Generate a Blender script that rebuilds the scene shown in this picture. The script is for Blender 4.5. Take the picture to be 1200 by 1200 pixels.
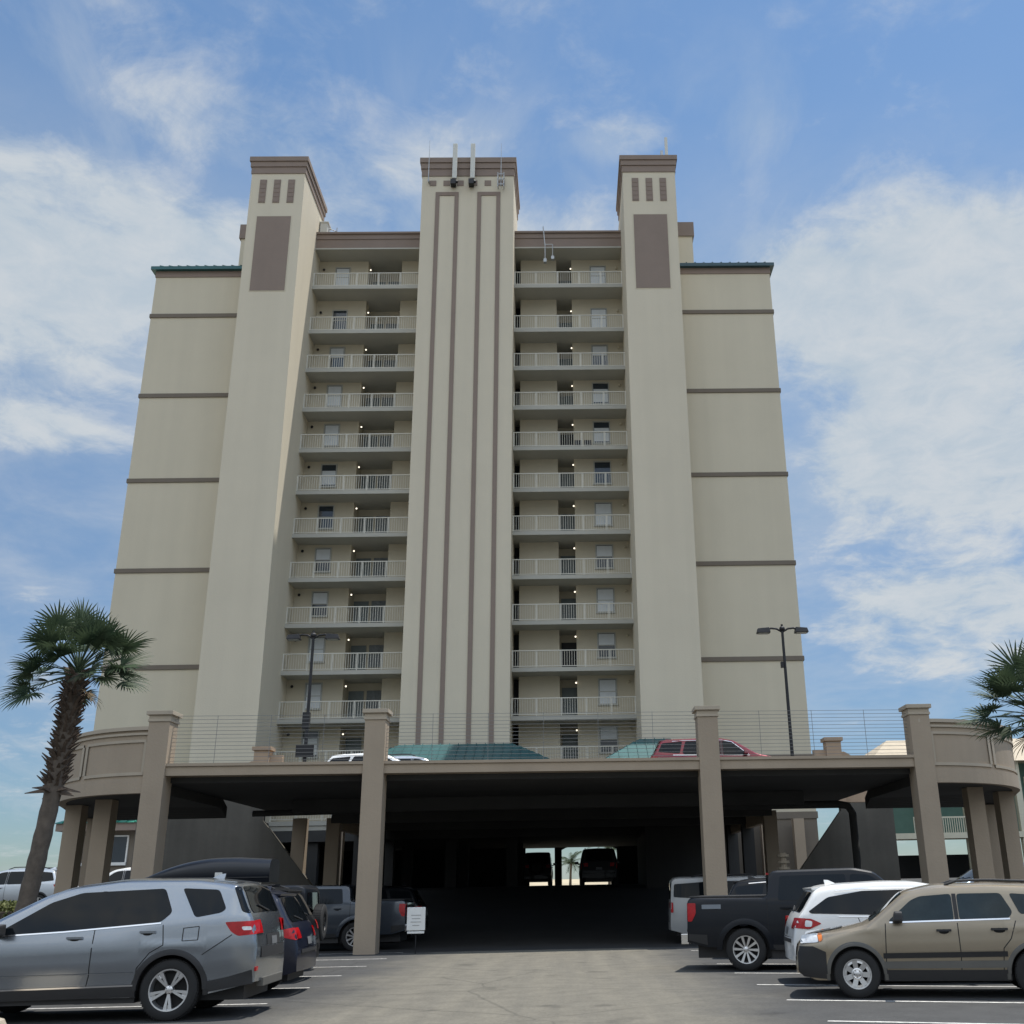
import bpy, bmesh, math, random
from mathutils import Vector, Matrix
for o in list(bpy.data.objects): bpy.data.objects.remove(o)
SC = bpy.context.scene
COL = SC.collection
RNG = random.Random(7)

# ------------------------------------------------------------------ camera
EYE = 1.65
PITCH, ROLL, YAW = 0.342903, -0.0193667, 0.0234743
FPX, PPX = 1235.813, 691.797
def make_camera():
    fwd = Vector((math.sin(YAW)*math.cos(PITCH), math.cos(YAW)*math.cos(PITCH), math.sin(PITCH)))
    right = Vector((math.cos(YAW), -math.sin(YAW), 0)); up = right.cross(fwd)
    r = right*math.cos(ROLL) + up*math.sin(ROLL)
    u = up*math.cos(ROLL) - right*math.sin(ROLL)
    cd = bpy.data.cameras.new('camera'); co = bpy.data.objects.new('camera', cd); COL.objects.link(co)
    m = Matrix((r, u, -fwd)).transposed().to_4x4(); m.translation = Vector((0, 0, EYE))
    co.matrix_world = m
    cd.sensor_fit = 'HORIZONTAL'; cd.sensor_width = 36.0
    cd.lens = FPX/1200*36; cd.shift_x = -(PPX-600)/1200
    cd.clip_start = 0.1; cd.clip_end = 8000
    SC.camera = co
make_camera()
SC.render.resolution_x = 1024; SC.render.resolution_y = 1024

# ------------------------------------------------------------------ sun, sky, exposure
SUN_DIR = Vector((0.255, 0.135, 1.0)).normalized()
EL = math.asin(SUN_DIR.z); AZ = math.atan2(SUN_DIR.x, SUN_DIR.y)
sl = bpy.data.lights.new('sun', 'SUN'); sl.energy = 4.0; sl.angle = math.radians(0.53); sl.color = (1.0, 0.955, 0.88)
so = bpy.data.objects.new('sun', sl); COL.objects.link(so)
so.rotation_euler = (-SUN_DIR).to_track_quat('-Z', 'Y').to_euler()
SC.view_settings.view_transform = 'Standard'; SC.view_settings.look = 'None'
SC.view_settings.exposure = 0.44; SC.view_settings.gamma = 1.0

W = bpy.data.worlds.new('World'); SC.world = W; W.use_nodes = True
def build_world():
    nt = W.node_tree; N = nt.nodes; L = nt.links
    for n in list(N): N.remove(n)
    def mth(op, a, b=None, c=None, clamp=False):
        n = N.new('ShaderNodeMath'); n.operation = op; n.use_clamp = clamp
        for i, v in enumerate((a, b, c)):
            if v is None: continue
            if isinstance(v, (int, float)): n.inputs[i].default_value = v
            else: L.new(v, n.inputs[i])
        return n.outputs[0]
    sky = N.new('ShaderNodeTexSky'); sky.sky_type = 'NISHITA'; sky.sun_disc = False
    sky.sun_elevation = EL; sky.sun_rotation = AZ; sky.altitude = 0; sky.air_density = 1.0; sky.dust_density = 0.3; sky.ozone_density = 1.0
    tc = N.new('ShaderNodeTexCoord'); sp = N.new('ShaderNodeSeparateXYZ'); L.new(tc.outputs['Generated'], sp.inputs[0])
    az = mth('MULTIPLY', mth('ARCTAN2', sp.outputs[0], sp.outputs[1]), 57.2958)
    el = mth('MULTIPLY', mth('ARCSINE', sp.outputs[2]), 57.2958)
    # flattened cloud-layer coordinates, warped
    cz = mth('MAXIMUM', sp.outputs[2], 0.02)
    px = mth('DIVIDE', sp.outputs[0], mth('ADD', cz, 0.18)); py = mth('DIVIDE', sp.outputs[1], mth('ADD', cz, 0.18))
    cv = N.new('ShaderNodeCombineXYZ'); L.new(px, cv.inputs[0]); L.new(py, cv.inputs[1])
    def noise(scale, det, rough, vec, dist=0.0, sx=1, sy=1, rot=0, off=(0, 0, 0)):
        mp = N.new('ShaderNodeMapping'); mp.inputs['Scale'].default_value = (sx, sy, 1); mp.inputs['Rotation'].default_value = (0, 0, rot)
        mp.inputs['Location'].default_value = off
        L.new(vec, mp.inputs[0])
        n = N.new('ShaderNodeTexNoise'); n.inputs['Scale'].default_value = scale; n.inputs['Detail'].default_value = det
        n.inputs['Roughness'].default_value = rough; n.inputs['Distortion'].default_value = dist
        L.new(mp.outputs[0], n.inputs['Vector']); return n.outputs['Fac']
    n1 = noise(4.2, 12, 0.62, cv.outputs[0], 0.35)
    n4 = noise(13, 10, 0.66, cv.outputs[0], 0.6, 1, 1, .3, (5, 2, 0))
    n4 = mth('MULTIPLY_ADD', mth('SUBTRACT', n4, 0.5), 2.0, 0.0)
    n2 = noise(5.5, 8, 0.62, cv.outputs[0], 0.5, 1, 0.45, 0.6, (3, 1, 0))
    n3 = noise(1.1, 6, 0.55, cv.outputs[0], 0.3, 1, 1, 0, (9, 4, 0))
    n1 = mth('MULTIPLY_ADD', mth('SUBTRACT', n1, 0.5), 2.0, 0.0)
    n2 = mth('MULTIPLY_ADD', mth('SUBTRACT', n2, 0.5), 2.0, 0.0)
    n3 = mth('MULTIPLY_ADD', mth('SUBTRACT', n3, 0.5), 2.0, 0.0)
    blobs = CLOUDS
    tot = None
    for (a0, e0, ra, re, amp) in blobs:
        da = mth('DIVIDE', mth('SUBTRACT', az, a0), ra); de = mth('DIVIDE', mth('SUBTRACT', el, e0), re)
        q = mth('ADD', mth('MULTIPLY', da, da), mth('MULTIPLY', de, de))
        g = mth('MULTIPLY', mth('POWER', 2.71828, mth('MULTIPLY', mth('MULTIPLY', q, q), -0.7)), amp)
        tot = g if tot is None else mth('ADD', tot, g)
    away = mth('MULTIPLY_ADD', sp.outputs[1], -0.6, 0.1)       # patchy cloud added in the unseen sky behind
    away = mth('MAXIMUM', away, 0.0)
    base = mth('ADD', tot, away)
    d = mth('ADD', mth('ADD', mth('ADD', base, mth('MULTIPLY', n1, 1.15)), mth('MULTIPLY', n3, 0.5)), mth('MULTIPLY', n4, 0.4))
    def ss(x, lo, hi):
        m = N.new('ShaderNodeMapRange'); m.interpolation_type = 'SMOOTHSTEP'
        m.inputs['From Min'].default_value = lo; m.inputs['From Max'].default_value = hi; L.new(x, m.inputs[0]); return m.outputs[0]
    thick = ss(d, -0.05, 1.2)
    wisp = mth('MULTIPLY', ss(mth('ADD', mth('ADD', mth('MULTIPLY', n2, 0.9), mth('MULTIPLY', n3, 0.7)), mth('MULTIPLY', base, 0.6)), -0.12, 0.85), mth('MULTIPLY', ss(el, 49.0, 37.0), 0.62))
    veil = mth('MULTIPLY', mth('MULTIPLY', ss(el, 43.0, 25.0), ss(el, 2.0, 15.0)), mth('MULTIPLY_ADD', ss(mth('ADD', n3, mth('MULTIPLY', n1, .6)), -0.6, 0.4), 0.50, 0.12))
    dens = mth('MINIMUM', mth('MAXIMUM', mth('MAXIMUM', thick, wisp), veil), 0.93)
    shade = ss(mth('ADD', n1, mth('MULTIPLY', n4, .6)), -0.45, 0.45)
    cc = N.new('ShaderNodeMix'); cc.data_type = 'RGBA'
    cc.inputs[6].default_value = CLOUD_A; cc.inputs[7].default_value = CLOUD_B
    L.new(shade, cc.inputs[0])
    mx = N.new('ShaderNodeMix'); mx.data_type = 'RGBA'; L.new(dens, mx.inputs[0]); L.new(sky.outputs[0], mx.inputs[6]); L.new(cc.outputs[2], mx.inputs[7])
    # elevation gain dims the low sky; unseen sky behind is brightened to fill the facade
    gain = ss(el, -4.0, 42.0); gain = mth('MULTIPLY_ADD', gain, 0.42, 0.40)
    back0 = ss(sp.outputs[1], 0.15, -0.5); high = ss(el, 3.0, 30.0); back = mth('MULTIPLY', back0, high)
    gain = mth('MULTIPLY', mth('ADD', gain, mth('MULTIPLY', back, 1.05)), mth('SUBTRACT', 1.0, mth('MULTIPLY', mth('MULTIPLY', back0, mth('SUBTRACT', 1.0, high)), 0.6)))  # low sky behind dimmed to darken reflections on the car sides
    gm = N.new('ShaderNodeMix'); gm.data_type = 'RGBA'; gm.blend_type = 'MULTIPLY'; gm.inputs[0].default_value = 1
    tn = N.new('ShaderNodeMix'); tn.data_type = 'RGBA'; L.new(ss(el, 0.0, 34.0), tn.inputs[0]); tn.inputs[6].default_value = (.75, .93, 1.13, 1); tn.inputs[7].default_value = (.80, .95, 1.0, 1)
    tm = N.new('ShaderNodeMix'); tm.data_type = 'RGBA'; tm.blend_type = 'MULTIPLY'; tm.inputs[0].default_value = 1; L.new(sky.outputs[0], tm.inputs[6]); L.new(tn.outputs[2], tm.inputs[7])
    L.new(tm.outputs[2], gm.inputs[6]); L.new(gain, gm.inputs[7]); L.new(gm.outputs[2], mx.inputs[6])
    gc = N.new('ShaderNodeMix'); gc.data_type = 'RGBA'; gc.blend_type = 'MULTIPLY'; gc.inputs[0].default_value = 1
    bc = N.new('ShaderNodeMix'); bc.data_type = 'RGBA'; L.new(back, bc.inputs[0]); bc.inputs[6].default_value = (1, 1, 1, 1); bc.inputs[7].default_value = (3.5, 3.12, 2.6, 1)  # unseen clouds behind warmed and brightened to fill the shaded facade
    L.new(cc.outputs[2], gc.inputs[6]); L.new(bc.outputs[2], gc.inputs[7]); L.new(gc.outputs[2], mx.inputs[7])
    bg = N.new('ShaderNodeBackground'); bg.inputs[1].default_value = 0.134; L.new(mx.outputs[2], bg.inputs[0])
    out = N.new('ShaderNodeOutputWorld'); L.new(bg.outputs[0], out.inputs[0])
CLOUD_A = (2.7, 3.15, 3.55, 1); CLOUD_B = (3.5, 3.7, 3.85, 1)
# azimuth, elevation, half-width, half-height (degrees), weight
CLOUDS = [(-29, 31.5, 9.5, 3.6, .85), (-18, 31, 6.5, 2.8, .62), (-33, 26.5, 9, 4.5, .55), (-26, 26, 8, 3.5, .35), (-29, 21.6, 5.5, 1.2, .72),
          (-11, 34.5, 8, 3.8, .55), (-22, 37.8, 7, 1.8, .38), (4, 39, 3.2, 1.0, .5), (1, 33.5, 6, 3.2, .55), (-6, 38.5, 4, 1.6, .3),
          (21, 30.5, 8.5, 5.0, .78), (26, 25, 9, 7, .72), (17, 26, 7, 6, .55), (20, 18, 8, 5, .6), (22, 12.5, 9, 2.8, .8), (12, 31, 4, 2.5, .45),
          (-28, 8, 9, 2.6, .35), (-26, 13, 4, 1.4, .4)]
build_world()
W.cycles.sampling_method = 'MANUAL'; W.cycles.sample_map_resolution = 512

# ------------------------------------------------------------------ materials
MATS = {}
def M(name, col, rough=0.8, metal=0.0, var=0.12, scale=2.0, streak=0.0, bump=0.0, bscale=40.0, coat=0.0, spec=0.5, emit=0.0, detail=5):
    if name in MATS: return MATS[name]
    m = bpy.data.materials.new(name); m.use_nodes = True; MATS[name] = m
    nt = m.node_tree; N = nt.nodes; L = nt.links; b = N['Principled BSDF']
    b.inputs['Base Color'].default_value = (*col, 1); b.inputs['Roughness'].default_value = rough; b.inputs['Metallic'].default_value = metal
    b.inputs['Specular IOR Level'].default_value = spec
    if coat: b.inputs['Coat Weight'].default_value = coat; b.inputs['Coat Roughness'].default_value = 0.03
    if emit: b.inputs['Emission Color'].default_value = (1.0, 0.9, 0.72, 1); b.inputs['Emission Strength'].default_value = emit
    tc = N.new('ShaderNodeTexCoord'); geo = tc.outputs['Object']
    if var:
        n = N.new('ShaderNodeTexNoise'); n.inputs['Scale'].default_value = scale; n.inputs['Detail'].default_value = detail; n.inputs['Roughness'].default_value = 0.65
        L.new(geo, n.inputs['Vector'])
        fac = n.outputs['Fac']
        if streak:
            mp = N.new('ShaderNodeMapping'); mp.inputs['Scale'].default_value = (1.3, 1.3, 0.05); L.new(geo, mp.inputs[0])
            n2 = N.new('ShaderNodeTexNoise'); n2.inputs['Scale'].default_value = 1.0; n2.inputs['Detail'].default_value = 6; L.new(mp.outputs[0], n2.inputs['Vector'])
            mm = N.new('ShaderNodeMix'); mm.inputs[0].default_value = streak; L.new(fac, mm.inputs[2]); L.new(n2.outputs['Fac'], mm.inputs[3]); fac = mm.outputs[0]
        mr = N.new('ShaderNodeMapRange'); mr.inputs['From Min'].default_value = 0.25; mr.inputs['From Max'].default_value = 0.75
        mr.inputs['To Min'].default_value = 1-var; mr.inputs['To Max'].default_value = 1+var; L.new(fac, mr.inputs[0])
        mx = N.new('ShaderNodeMix'); mx.data_type = 'RGBA'; mx.blend_type = 'MULTIPLY'; mx.inputs[0].default_value = 1
        mx.inputs[6].default_value = (*col, 1); L.new(mr.outputs[0], mx.inputs[7]); L.new(mx.outputs[2], b.inputs['Base Color'])
    if bump:
        nb = N.new('ShaderNodeTexNoise'); nb.inputs['Scale'].default_value = bscale; nb.inputs['Detail'].default_value = 3; L.new(geo, nb.inputs['Vector'])
        bp = N.new('ShaderNodeBump'); bp.inputs['Strength'].default_value = bump; bp.inputs['Distance'].default_value = 0.02
        L.new(nb.outputs['Fac'], bp.inputs['Height']); L.new(bp.outputs[0], b.inputs['Normal'])
    return m
BEIGE = M('beige_stucco', (0.58, 0.522, 0.405), .9, var=.065, scale=.35, streak=.5, bump=.25, bscale=14)
BEIGE2 = M('beige_stucco_wing', (0.555, 0.50, 0.382), .9, var=.065, scale=.35, streak=.5, bump=.25, bscale=14)
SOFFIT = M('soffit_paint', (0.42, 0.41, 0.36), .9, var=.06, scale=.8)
BROWN = M('brown_trim', (0.235, 0.183, 0.15), .9, var=.08, scale=.8, streak=.4)
BASEM = M('base_stucco', (0.17, 0.145, 0.115), .92, var=.15, scale=.7, streak=.5)
RAMPW = M('shaded_concrete', (0.10, 0.092, 0.077), .95, var=.4, scale=.6, streak=.55, bump=.3, bscale=6)  # streaky concrete; the shade below the deck is put into its dark tone
BAND = M('band_trim', (0.165, 0.138, 0.108), .9, var=.1, scale=.8, streak=.4)
DECKB = M('deck_stucco', (0.345, 0.278, 0.205), .92, var=.13, scale=.7, streak=.5, bump=.3, bscale=16)
DECKTRIM = M('deck_trim', (0.40, 0.34, 0.26), .9, var=.08, scale=1.2)
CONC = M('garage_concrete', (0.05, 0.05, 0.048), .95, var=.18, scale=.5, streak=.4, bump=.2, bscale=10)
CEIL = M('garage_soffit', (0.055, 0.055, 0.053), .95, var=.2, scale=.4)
RAIL = M('cream_rail', (0.62, 0.60, 0.52), .55, var=.05)
TEAL = M('teal_roof_metal', (0.025, 0.095, 0.10), .42, metal=.25, var=.2, scale=.9)
TEALD = M('teal_fascia', (0.03, 0.07, 0.085), .5, var=.1)
GLASSW = M('window_glass', (0.03, 0.04, 0.05), .06, var=0, spec=.6)
BLIND = M('window_blind', (0.62, 0.65, 0.66), .7, var=.06, scale=3)
CURTAIN = M('curtain', (0.22, 0.24, 0.25), .9, var=.25, scale=4)
FRAMEW = M('window_frame', (0.40, 0.40, 0.36), .6, var=.05)
DOORM = M('door_paint', (0.16, 0.19, 0.19), .5, var=.08)
DARK = M('dark_opening', (0.015, 0.016, 0.02), .6, var=0)
LAMPON = M('lit_globe', (1, .95, .85), .4, var=0, emit=1.3)
BLACKM = M('black_metal', (0.018, 0.018, 0.02), .45, metal=.3, var=.1)
GALV = M('galvanised', (0.35, 0.36, 0.36), .45, metal=.6, var=.15, scale=3)
WIRE = M('steel_wire', (0.20, 0.20, 0.20), .4, metal=.6, var=0)
PALEB = M('pale_equipment', (0.55, 0.55, 0.5), .6, var=.08)
WHITEP = M('white_paint', (0.72, 0.72, 0.69), .55, var=.06, scale=4)
LINEP = M('line_paint', (0.52, 0.51, 0.48), .85, var=.5, scale=9, detail=8)
# vehicles
GLASSC = M('car_glass', (0.006, 0.008, 0.01), .03, var=0, spec=.22)
GLASSL = M('car_glass_clear', (0.022, 0.032, 0.033), .03, var=.5, scale=1.6, spec=.3)
TRIM = M('car_trim', (0.02, 0.02, 0.021), .6, var=.1)
TRIMG = M('car_grey_trim', (0.10, 0.096, 0.085), .6, var=.1)
SEAM = M('panel_gap', (0.01, 0.01, 0.01), .8, var=0)
TYRE = M('tyre_rubber', (0.016, 0.016, 0.016), .85, var=.15, scale=8)
ALLOY = M('alloy_rim', (0.62, 0.62, 0.62), .28, metal=.85, var=.05)
CHROME = M('chrome', (0.75, 0.75, 0.76), .12, metal=1, var=0)
LRED = M('tail_lamp_red', (0.36, 0.007, 0.010), .2, var=.3, scale=9, coat=.25, spec=.3)
LCLR = M('lamp_clear', (0.62, 0.64, 0.66), .1, var=.3, scale=12, coat=.8)
LAMB = M('lamp_amber', (0.65, 0.18, 0.03), .15, var=0, coat=.6)
PLATE = M('number_plate', (0.13, 0.135, 0.14), .5, var=.1, scale=10)
def paint(name, col, metal=.35, rough=.32, coat=.7, spec=.5): return M(name, col, rough, metal=metal, var=.03, scale=3, coat=coat, spec=spec)

# ------------------------------------------------------------------ mesh helpers
class MB:
    def __init__(s): s.v = []; s.f = []; s.mi = []; s.cm = 0
    def add(s, vs, fs):
        o = len(s.v); s.v += [tuple(v) for v in vs]
        for f in fs: s.f.append(tuple(i+o for i in f)); s.mi.append(s.cm)
        return s
    def m(s, i): s.cm = i; return s
    def box(s, x0, x1, y0, y1, z0, z1):
        return s.add([(x0,y0,z0),(x1,y0,z0),(x1,y1,z0),(x0,y1,z0),(x0,y0,z1),(x1,y0,z1),(x1,y1,z1),(x0,y1,z1)],
                     [(3,2,1,0),(4,5,6,7),(0,1,5,4),(1,2,6,5),(2,3,7,6),(3,0,4,7)])
    def hexa(s, b, t):   # bottom quad, top quad
        return s.add(list(b)+list(t), [(3,2,1,0),(4,5,6,7),(0,1,5,4),(1,2,6,5),(2,3,7,6),(3,0,4,7)])
    def bar(s, a, b, r, n=6, r2=None):
        a = Vector(a); b = Vector(b); d = (b-a).normalized(); u = d.orthogonal().normalized(); w = d.cross(u); r2 = r if r2 is None else r2
        vs = []
        for p, rr in ((a, r), (b, r2)):
            for k in range(n):
                t = 2*math.pi*k/n; vs.append(p + u*math.cos(t)*rr + w*math.sin(t)*rr)
        fs = [(k, (k+1) % n, n+(k+1) % n, n+k) for k in range(n)] + [tuple(range(n-1, -1, -1)), tuple(range(n, 2*n))]
        return s.add(vs, fs)
    def sq(s, a, b, w, h=None):   # square bar with level section
        a = Vector(a); b = Vector(b); d = (b-a).normalized(); h = w if h is None else h
        u = d.cross(Vector((0,0,1))); u = Vector((1,0,0)) if u.length < 1e-4 else u.normalized(); v = u.cross(d)
        vs = [p + u*sx*w/2 + v*sy*h/2 for p in (a, b) for sx, sy in ((-1,-1),(1,-1),(1,1),(-1,1))]
        return s.add(vs, [(3,2,1,0),(4,5,6,7),(0,1,5,4),(1,2,6,5),(2,3,7,6),(3,0,4,7)])
    def tube(s, pts, rad, n=8):
        P = [Vector(p) for p in pts]; R = rad if isinstance(rad, (list, tuple)) else [rad]*len(P)
        vs = []; u = None
        for i, p in enumerate(P):
            d = (P[min(i+1, len(P)-1)] - P[max(i-1, 0)]).normalized()
            u = d.orthogonal().normalized() if u is None else (u - d*u.dot(d)).normalized()
            w = d.cross(u)
            for k in range(n):
                t = 2*math.pi*k/n; vs.append(p + (u*math.cos(t) + w*math.sin(t))*R[i])
        fs = []
        for i in range(len(P)-1):
            for k in range(n): fs.append((i*n+k, i*n+(k+1) % n, (i+1)*n+(k+1) % n, (i+1)*n+k))
        fs += [tuple(range(n-1, -1, -1)), tuple(range((len(P)-1)*n, len(P)*n))]
        return s.add(vs, fs)
    def lathe(s, prof, c=(0,0,0), axis='z', n=24):   # prof: (radius, height)
        vs = []
        for r, h in prof:
            for k in range(n):
                t = 2*math.pi*k/n; a, b = r*math.cos(t), r*math.sin(t)
                vs.append((c[0]+a, c[1]+b, c[2]+h) if axis == 'z' else (c[0]+a, c[1]+h, c[2]+b))
        fs = []
        for i in range(len(prof)-1):
            for k in range(n): fs.append((i*n+k, i*n+(k+1) % n, (i+1)*n+(k+1) % n, (i+1)*n+k))
        return s.add(vs, fs)
    def ball(s, c, rx, ry=None, rz=None, n=12, m=8):
        ry = rx if ry is None else ry; rz = rx if rz is None else rz
        vs = [(c[0]+rx*math.sin(math.pi*i/m)*math.cos(2*math.pi*k/n), c[1]+ry*math.sin(math.pi*i/m)*math.sin(2*math.pi*k/n), c[2]+rz*math.cos(math.pi*i/m)) for i in range(m+1) for k in range(n)]
        return s.add(vs, [(i*n+k, (i+1)*n+k, (i+1)*n+(k+1) % n, i*n+(k+1) % n) for i in range(m) for k in range(n)])
    def grid(s, rows, close=False):
        n = len(rows[0]); vs = [p for r in rows for p in r]
        return s.add(vs, [(i*n+k, i*n+k+1, (i+1)*n+k+1, (i+1)*n+k) for i in range(len(rows)-1) for k in range(n-1)])
    def build(s, name, mats, parent=None, org=(0,0,0), smooth=False, bevel=0, norm=True, angle=35):
        me = bpy.data.meshes.new(name); ox, oy, oz = org
        me.from_pydata([(x-ox, y-oy, z-oz) for x, y, z in s.v], [], s.f)
        mats = mats if isinstance(mats, (list, tuple)) else [mats]
        for m in mats: me.materials.append(m)
        me.polygons.foreach_set('material_index', s.mi)
        if norm or bevel or smooth:
            bm = bmesh.new(); bm.from_mesh(me)
            if smooth: bmesh.ops.remove_doubles(bm, verts=bm.verts, dist=1e-5)
            if norm: bmesh.ops.recalc_face_normals(bm, faces=bm.faces)
            if bevel: bmesh.ops.bevel(bm, geom=[e for e in bm.edges if e.calc_face_angle(0) > .5], offset=bevel, segments=2, profile=.7, affect='EDGES', clamp_overlap=True)
            if smooth:
                for f in bm.faces: f.smooth = True
                for e in bm.edges:
                    if len(e.link_faces) == 2 and e.calc_face_angle(0) > math.radians(angle): e.smooth = False
            bm.to_mesh(me); bm.free()
        me.update()
        ob = bpy.data.objects.new(name, me); COL.objects.link(ob)
        if parent: ob.parent = parent
        elif org != (0,0,0): ob.location = org
        return ob
def thing(name, label, cat, loc=(0,0,0), rz=0, group=None):
    o = bpy.data.objects.new(name, None); COL.objects.link(o); o.location = loc; o.rotation_euler = (0,0,rz); o.empty_display_size = .3
    o['label'] = label; o['category'] = cat
    if group: o['group'] = group
    return o
def tag(o, label, cat, group=None):
    o['label'] = label; o['category'] = cat
    if group: o['group'] = group
    return o
def struct(o): o['kind'] = 'structure'; return o
def dup_part(o, parent, loc=(0,0,0)):
    c = o.copy(); COL.objects.link(c); c.parent = parent; c.location = Vector(o.location) + Vector(loc)
    for ch in list(o.children): dup_part(ch, c)
    return c

# ------------------------------------------------------------------ the ground
def gz(y):
    if y <= 36: return 0.0
    if y < 62: t = (y-36)/26; return 1.85*t*t*(3-2*t)
    if y < 96: return 1.85
    if y < 112: t = (y-96)/16; return 1.85 + .75*t*t*(3-2*t)
    if y < 170: t = (y-112)/58; return 2.6 - 2.3*t*t*(3-2*t)
    return .3
def sheet(name, x0, x1, ys, mat, dz, nx=2):
    b = MB(); b.grid([[(x0+(x1-x0)*k/nx, y, gz(y)+dz) for k in range(nx+1)] for y in ys])
    return struct(b.build(name, mat, smooth=True))
def asphalt_mat():
    m = bpy.data.materials.new('asphalt'); m.use_nodes = True; nt = m.node_tree; N = nt.nodes; L = nt.links; b = N['Principled BSDF']
    tc = N.new('ShaderNodeTexCoord'); sp = N.new('ShaderNodeSeparateXYZ'); L.new(tc.outputs['Object'], sp.inputs[0])
    def noise(s, d=6, r=.6, vec=None):
        n = N.new('ShaderNodeTexNoise'); n.inputs['Scale'].default_value = s; n.inputs['Detail'].default_value = d; n.inputs['Roughness'].default_value = r
        L.new(vec or tc.outputs['Object'], n.inputs['Vector']); return n.outputs['Fac']
    def mth(op, a, bb=None, c=None, clamp=False):
        n = N.new('ShaderNodeMath'); n.operation = op; n.use_clamp = clamp
        for i, v in enumerate((a, bb, c)):
            if v is None: continue
            if isinstance(v, (int, float)): n.inputs[i].default_value = v
            else: L.new(v, n.inputs[i])
        return n.outputs[0]
    big = noise(.35); mid = noise(2.2, 8); fine = noise(60, 4, .8)
    # traffic-worn pale lane down the middle
    dx = mth('ABSOLUTE', mth('SUBTRACT', mth('MULTIPLY_ADD', big, 2.4, sp.outputs[0]), 0.4))
    mr = N.new('ShaderNodeMapRange'); mr.interpolation_type = 'SMOOTHSTEP'; mr.inputs['From Min'].default_value = 4.3; mr.inputs['From Max'].default_value = 2.0; L.new(dx, mr.inputs[0])
    mp = N.new('ShaderNodeMapping'); mp.inputs['Scale'].default_value = (2.2, .12, 1); L.new(tc.outputs['Object'], mp.inputs[0])
    tracks = noise(1.0, 5, .6, mp.outputs[0])
    lane = mth('MULTIPLY', mr.outputs[0], mth('MULTIPLY_ADD', tracks, .9, .45), clamp=True)
    cm = N.new('ShaderNodeMix'); cm.data_type = 'RGBA'; cm.inputs[6].default_value = (.046, .046, .045, 1); cm.inputs[7].default_value = (.142, .130, .102, 1); L.new(lane, cm.inputs[0])
    spk = noise(16, 6, .75); v = mth('MULTIPLY', mth('MULTIPLY', mth('MULTIPLY_ADD', mid, .8, .6), mth('MULTIPLY_ADD', fine, .9, .55)), mth('MULTIPLY_ADD', spk, 1.3, .35))
    # oil drips and damp stains
    st = N.new('ShaderNodeMapRange'); st.inputs['From Min'].default_value = .62; st.inputs['From Max'].default_value = .72; st.inputs['To Min'].default_value = 1; st.inputs['To Max'].default_value = .62
    L.new(noise(.9, 3, .5), st.inputs[0]); v = mth('MULTIPLY', v, st.outputs[0])
    # hairline cracks
    wv = N.new('ShaderNodeTexVoronoi'); wv.feature = 'DISTANCE_TO_EDGE'; wv.inputs['Scale'].default_value = .22
    wd = N.new('ShaderNodeMix'); wd.data_type = 'VECTOR'; wd.inputs[0].default_value = .12; nz = N.new('ShaderNodeTexNoise'); nz.inputs['Scale'].default_value = 1.3; L.new(tc.outputs['Object'], nz.inputs['Vector'])
    L.new(tc.outputs['Object'], wd.inputs[4]); L.new(nz.outputs['Color'], wd.inputs[5]); L.new(wd.outputs[1], wv.inputs['Vector'])
    ck = N.new('ShaderNodeMapRange'); ck.inputs['From Min'].default_value = 0; ck.inputs['From Max'].default_value = .006; ck.inputs['To Min'].default_value = .68; ck.inputs['To Max'].default_value = 1; L.new(wv.outputs['Distance'], ck.inputs[0])
    v = mth('MULTIPLY', v, ck.outputs[0])
    mx = N.new('ShaderNodeMix'); mx.data_type = 'RGBA'; mx.blend_type = 'MULTIPLY'; mx.inputs[0].default_value = 1; L.new(cm.outputs[2], mx.inputs[6]); L.new(v, mx.inputs[7]); L.new(mx.outputs[2], b.inputs['Base Color'])
    b.inputs['Roughness'].default_value = .88
    bp = N.new('ShaderNodeBump'); bp.inputs['Strength'].default_value = .5; bp.inputs['Distance'].default_value = .01; L.new(fine, bp.inputs['Height']); L.new(bp.outputs[0], b.inputs['Normal'])
    return m
SAND = M('dune_sand', (0.42, 0.36, 0.25), .95, var=.25, scale=.3)
YS = [-60, -20, 0, 10, 20, 30] + [36+k*1.3 for k in range(21)] + [66, 75, 85, 96] + [97+k for k in range(0, 16, 2)] + [112+k*6 for k in range(10)] + [172, 260, 500]
sheet('terrain', -900, 900, YS, SAND, -.03, 30)
sheet('parking_asphalt', -60, 60, [y for y in YS if y <= 88], asphalt_mat(), 0, 12)
sheet('garage_floor_shade', -12.2, 8.8, [33.2, 34.5]+[36+k*1.3 for k in range(21)]+[66, 74.6], M('shade_dark_asphalt', (.022,.022,.022), .9, var=.3, scale=.6), .004)  # near-black sheet over the asphalt, painting in the shade under the deck
struct(MB().box(-5000, 5000, 172, 6500, .1, .45).build('sea', M('sea_water', (.02, .10, .13), .15, var=.2, scale=.05)))
def line(x0, y0, x1, y1, w=.1):
    d = Vector((x1-x0, y1-y0, 0)).normalized(); n = Vector((-d.y, d.x, 0))*w/2
    b = MB(); k = 6; rows = []
    for i in range(k+1):
        p = Vector((x0+(x1-x0)*i/k, y0+(y1-y0)*i/k, 0)); rows.append([(p-n).to_tuple()[:2]+(gz(p.y)+.005,), (p+n).to_tuple()[:2]+(gz(p.y)+.005,)])
    b.grid(rows); return struct(b.build('parking_line', LINEP))
SKEW = math.radians(14)
for k in range(7): line(-11.2, 15.78+2.9*k, -4.9, 15.78+2.9*k)
for k in range(7):
    y = 14.8+2.72*k; line(3.25, y, 3.25+6.2*math.cos(.34), y-6.2*math.sin(.34))

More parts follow.
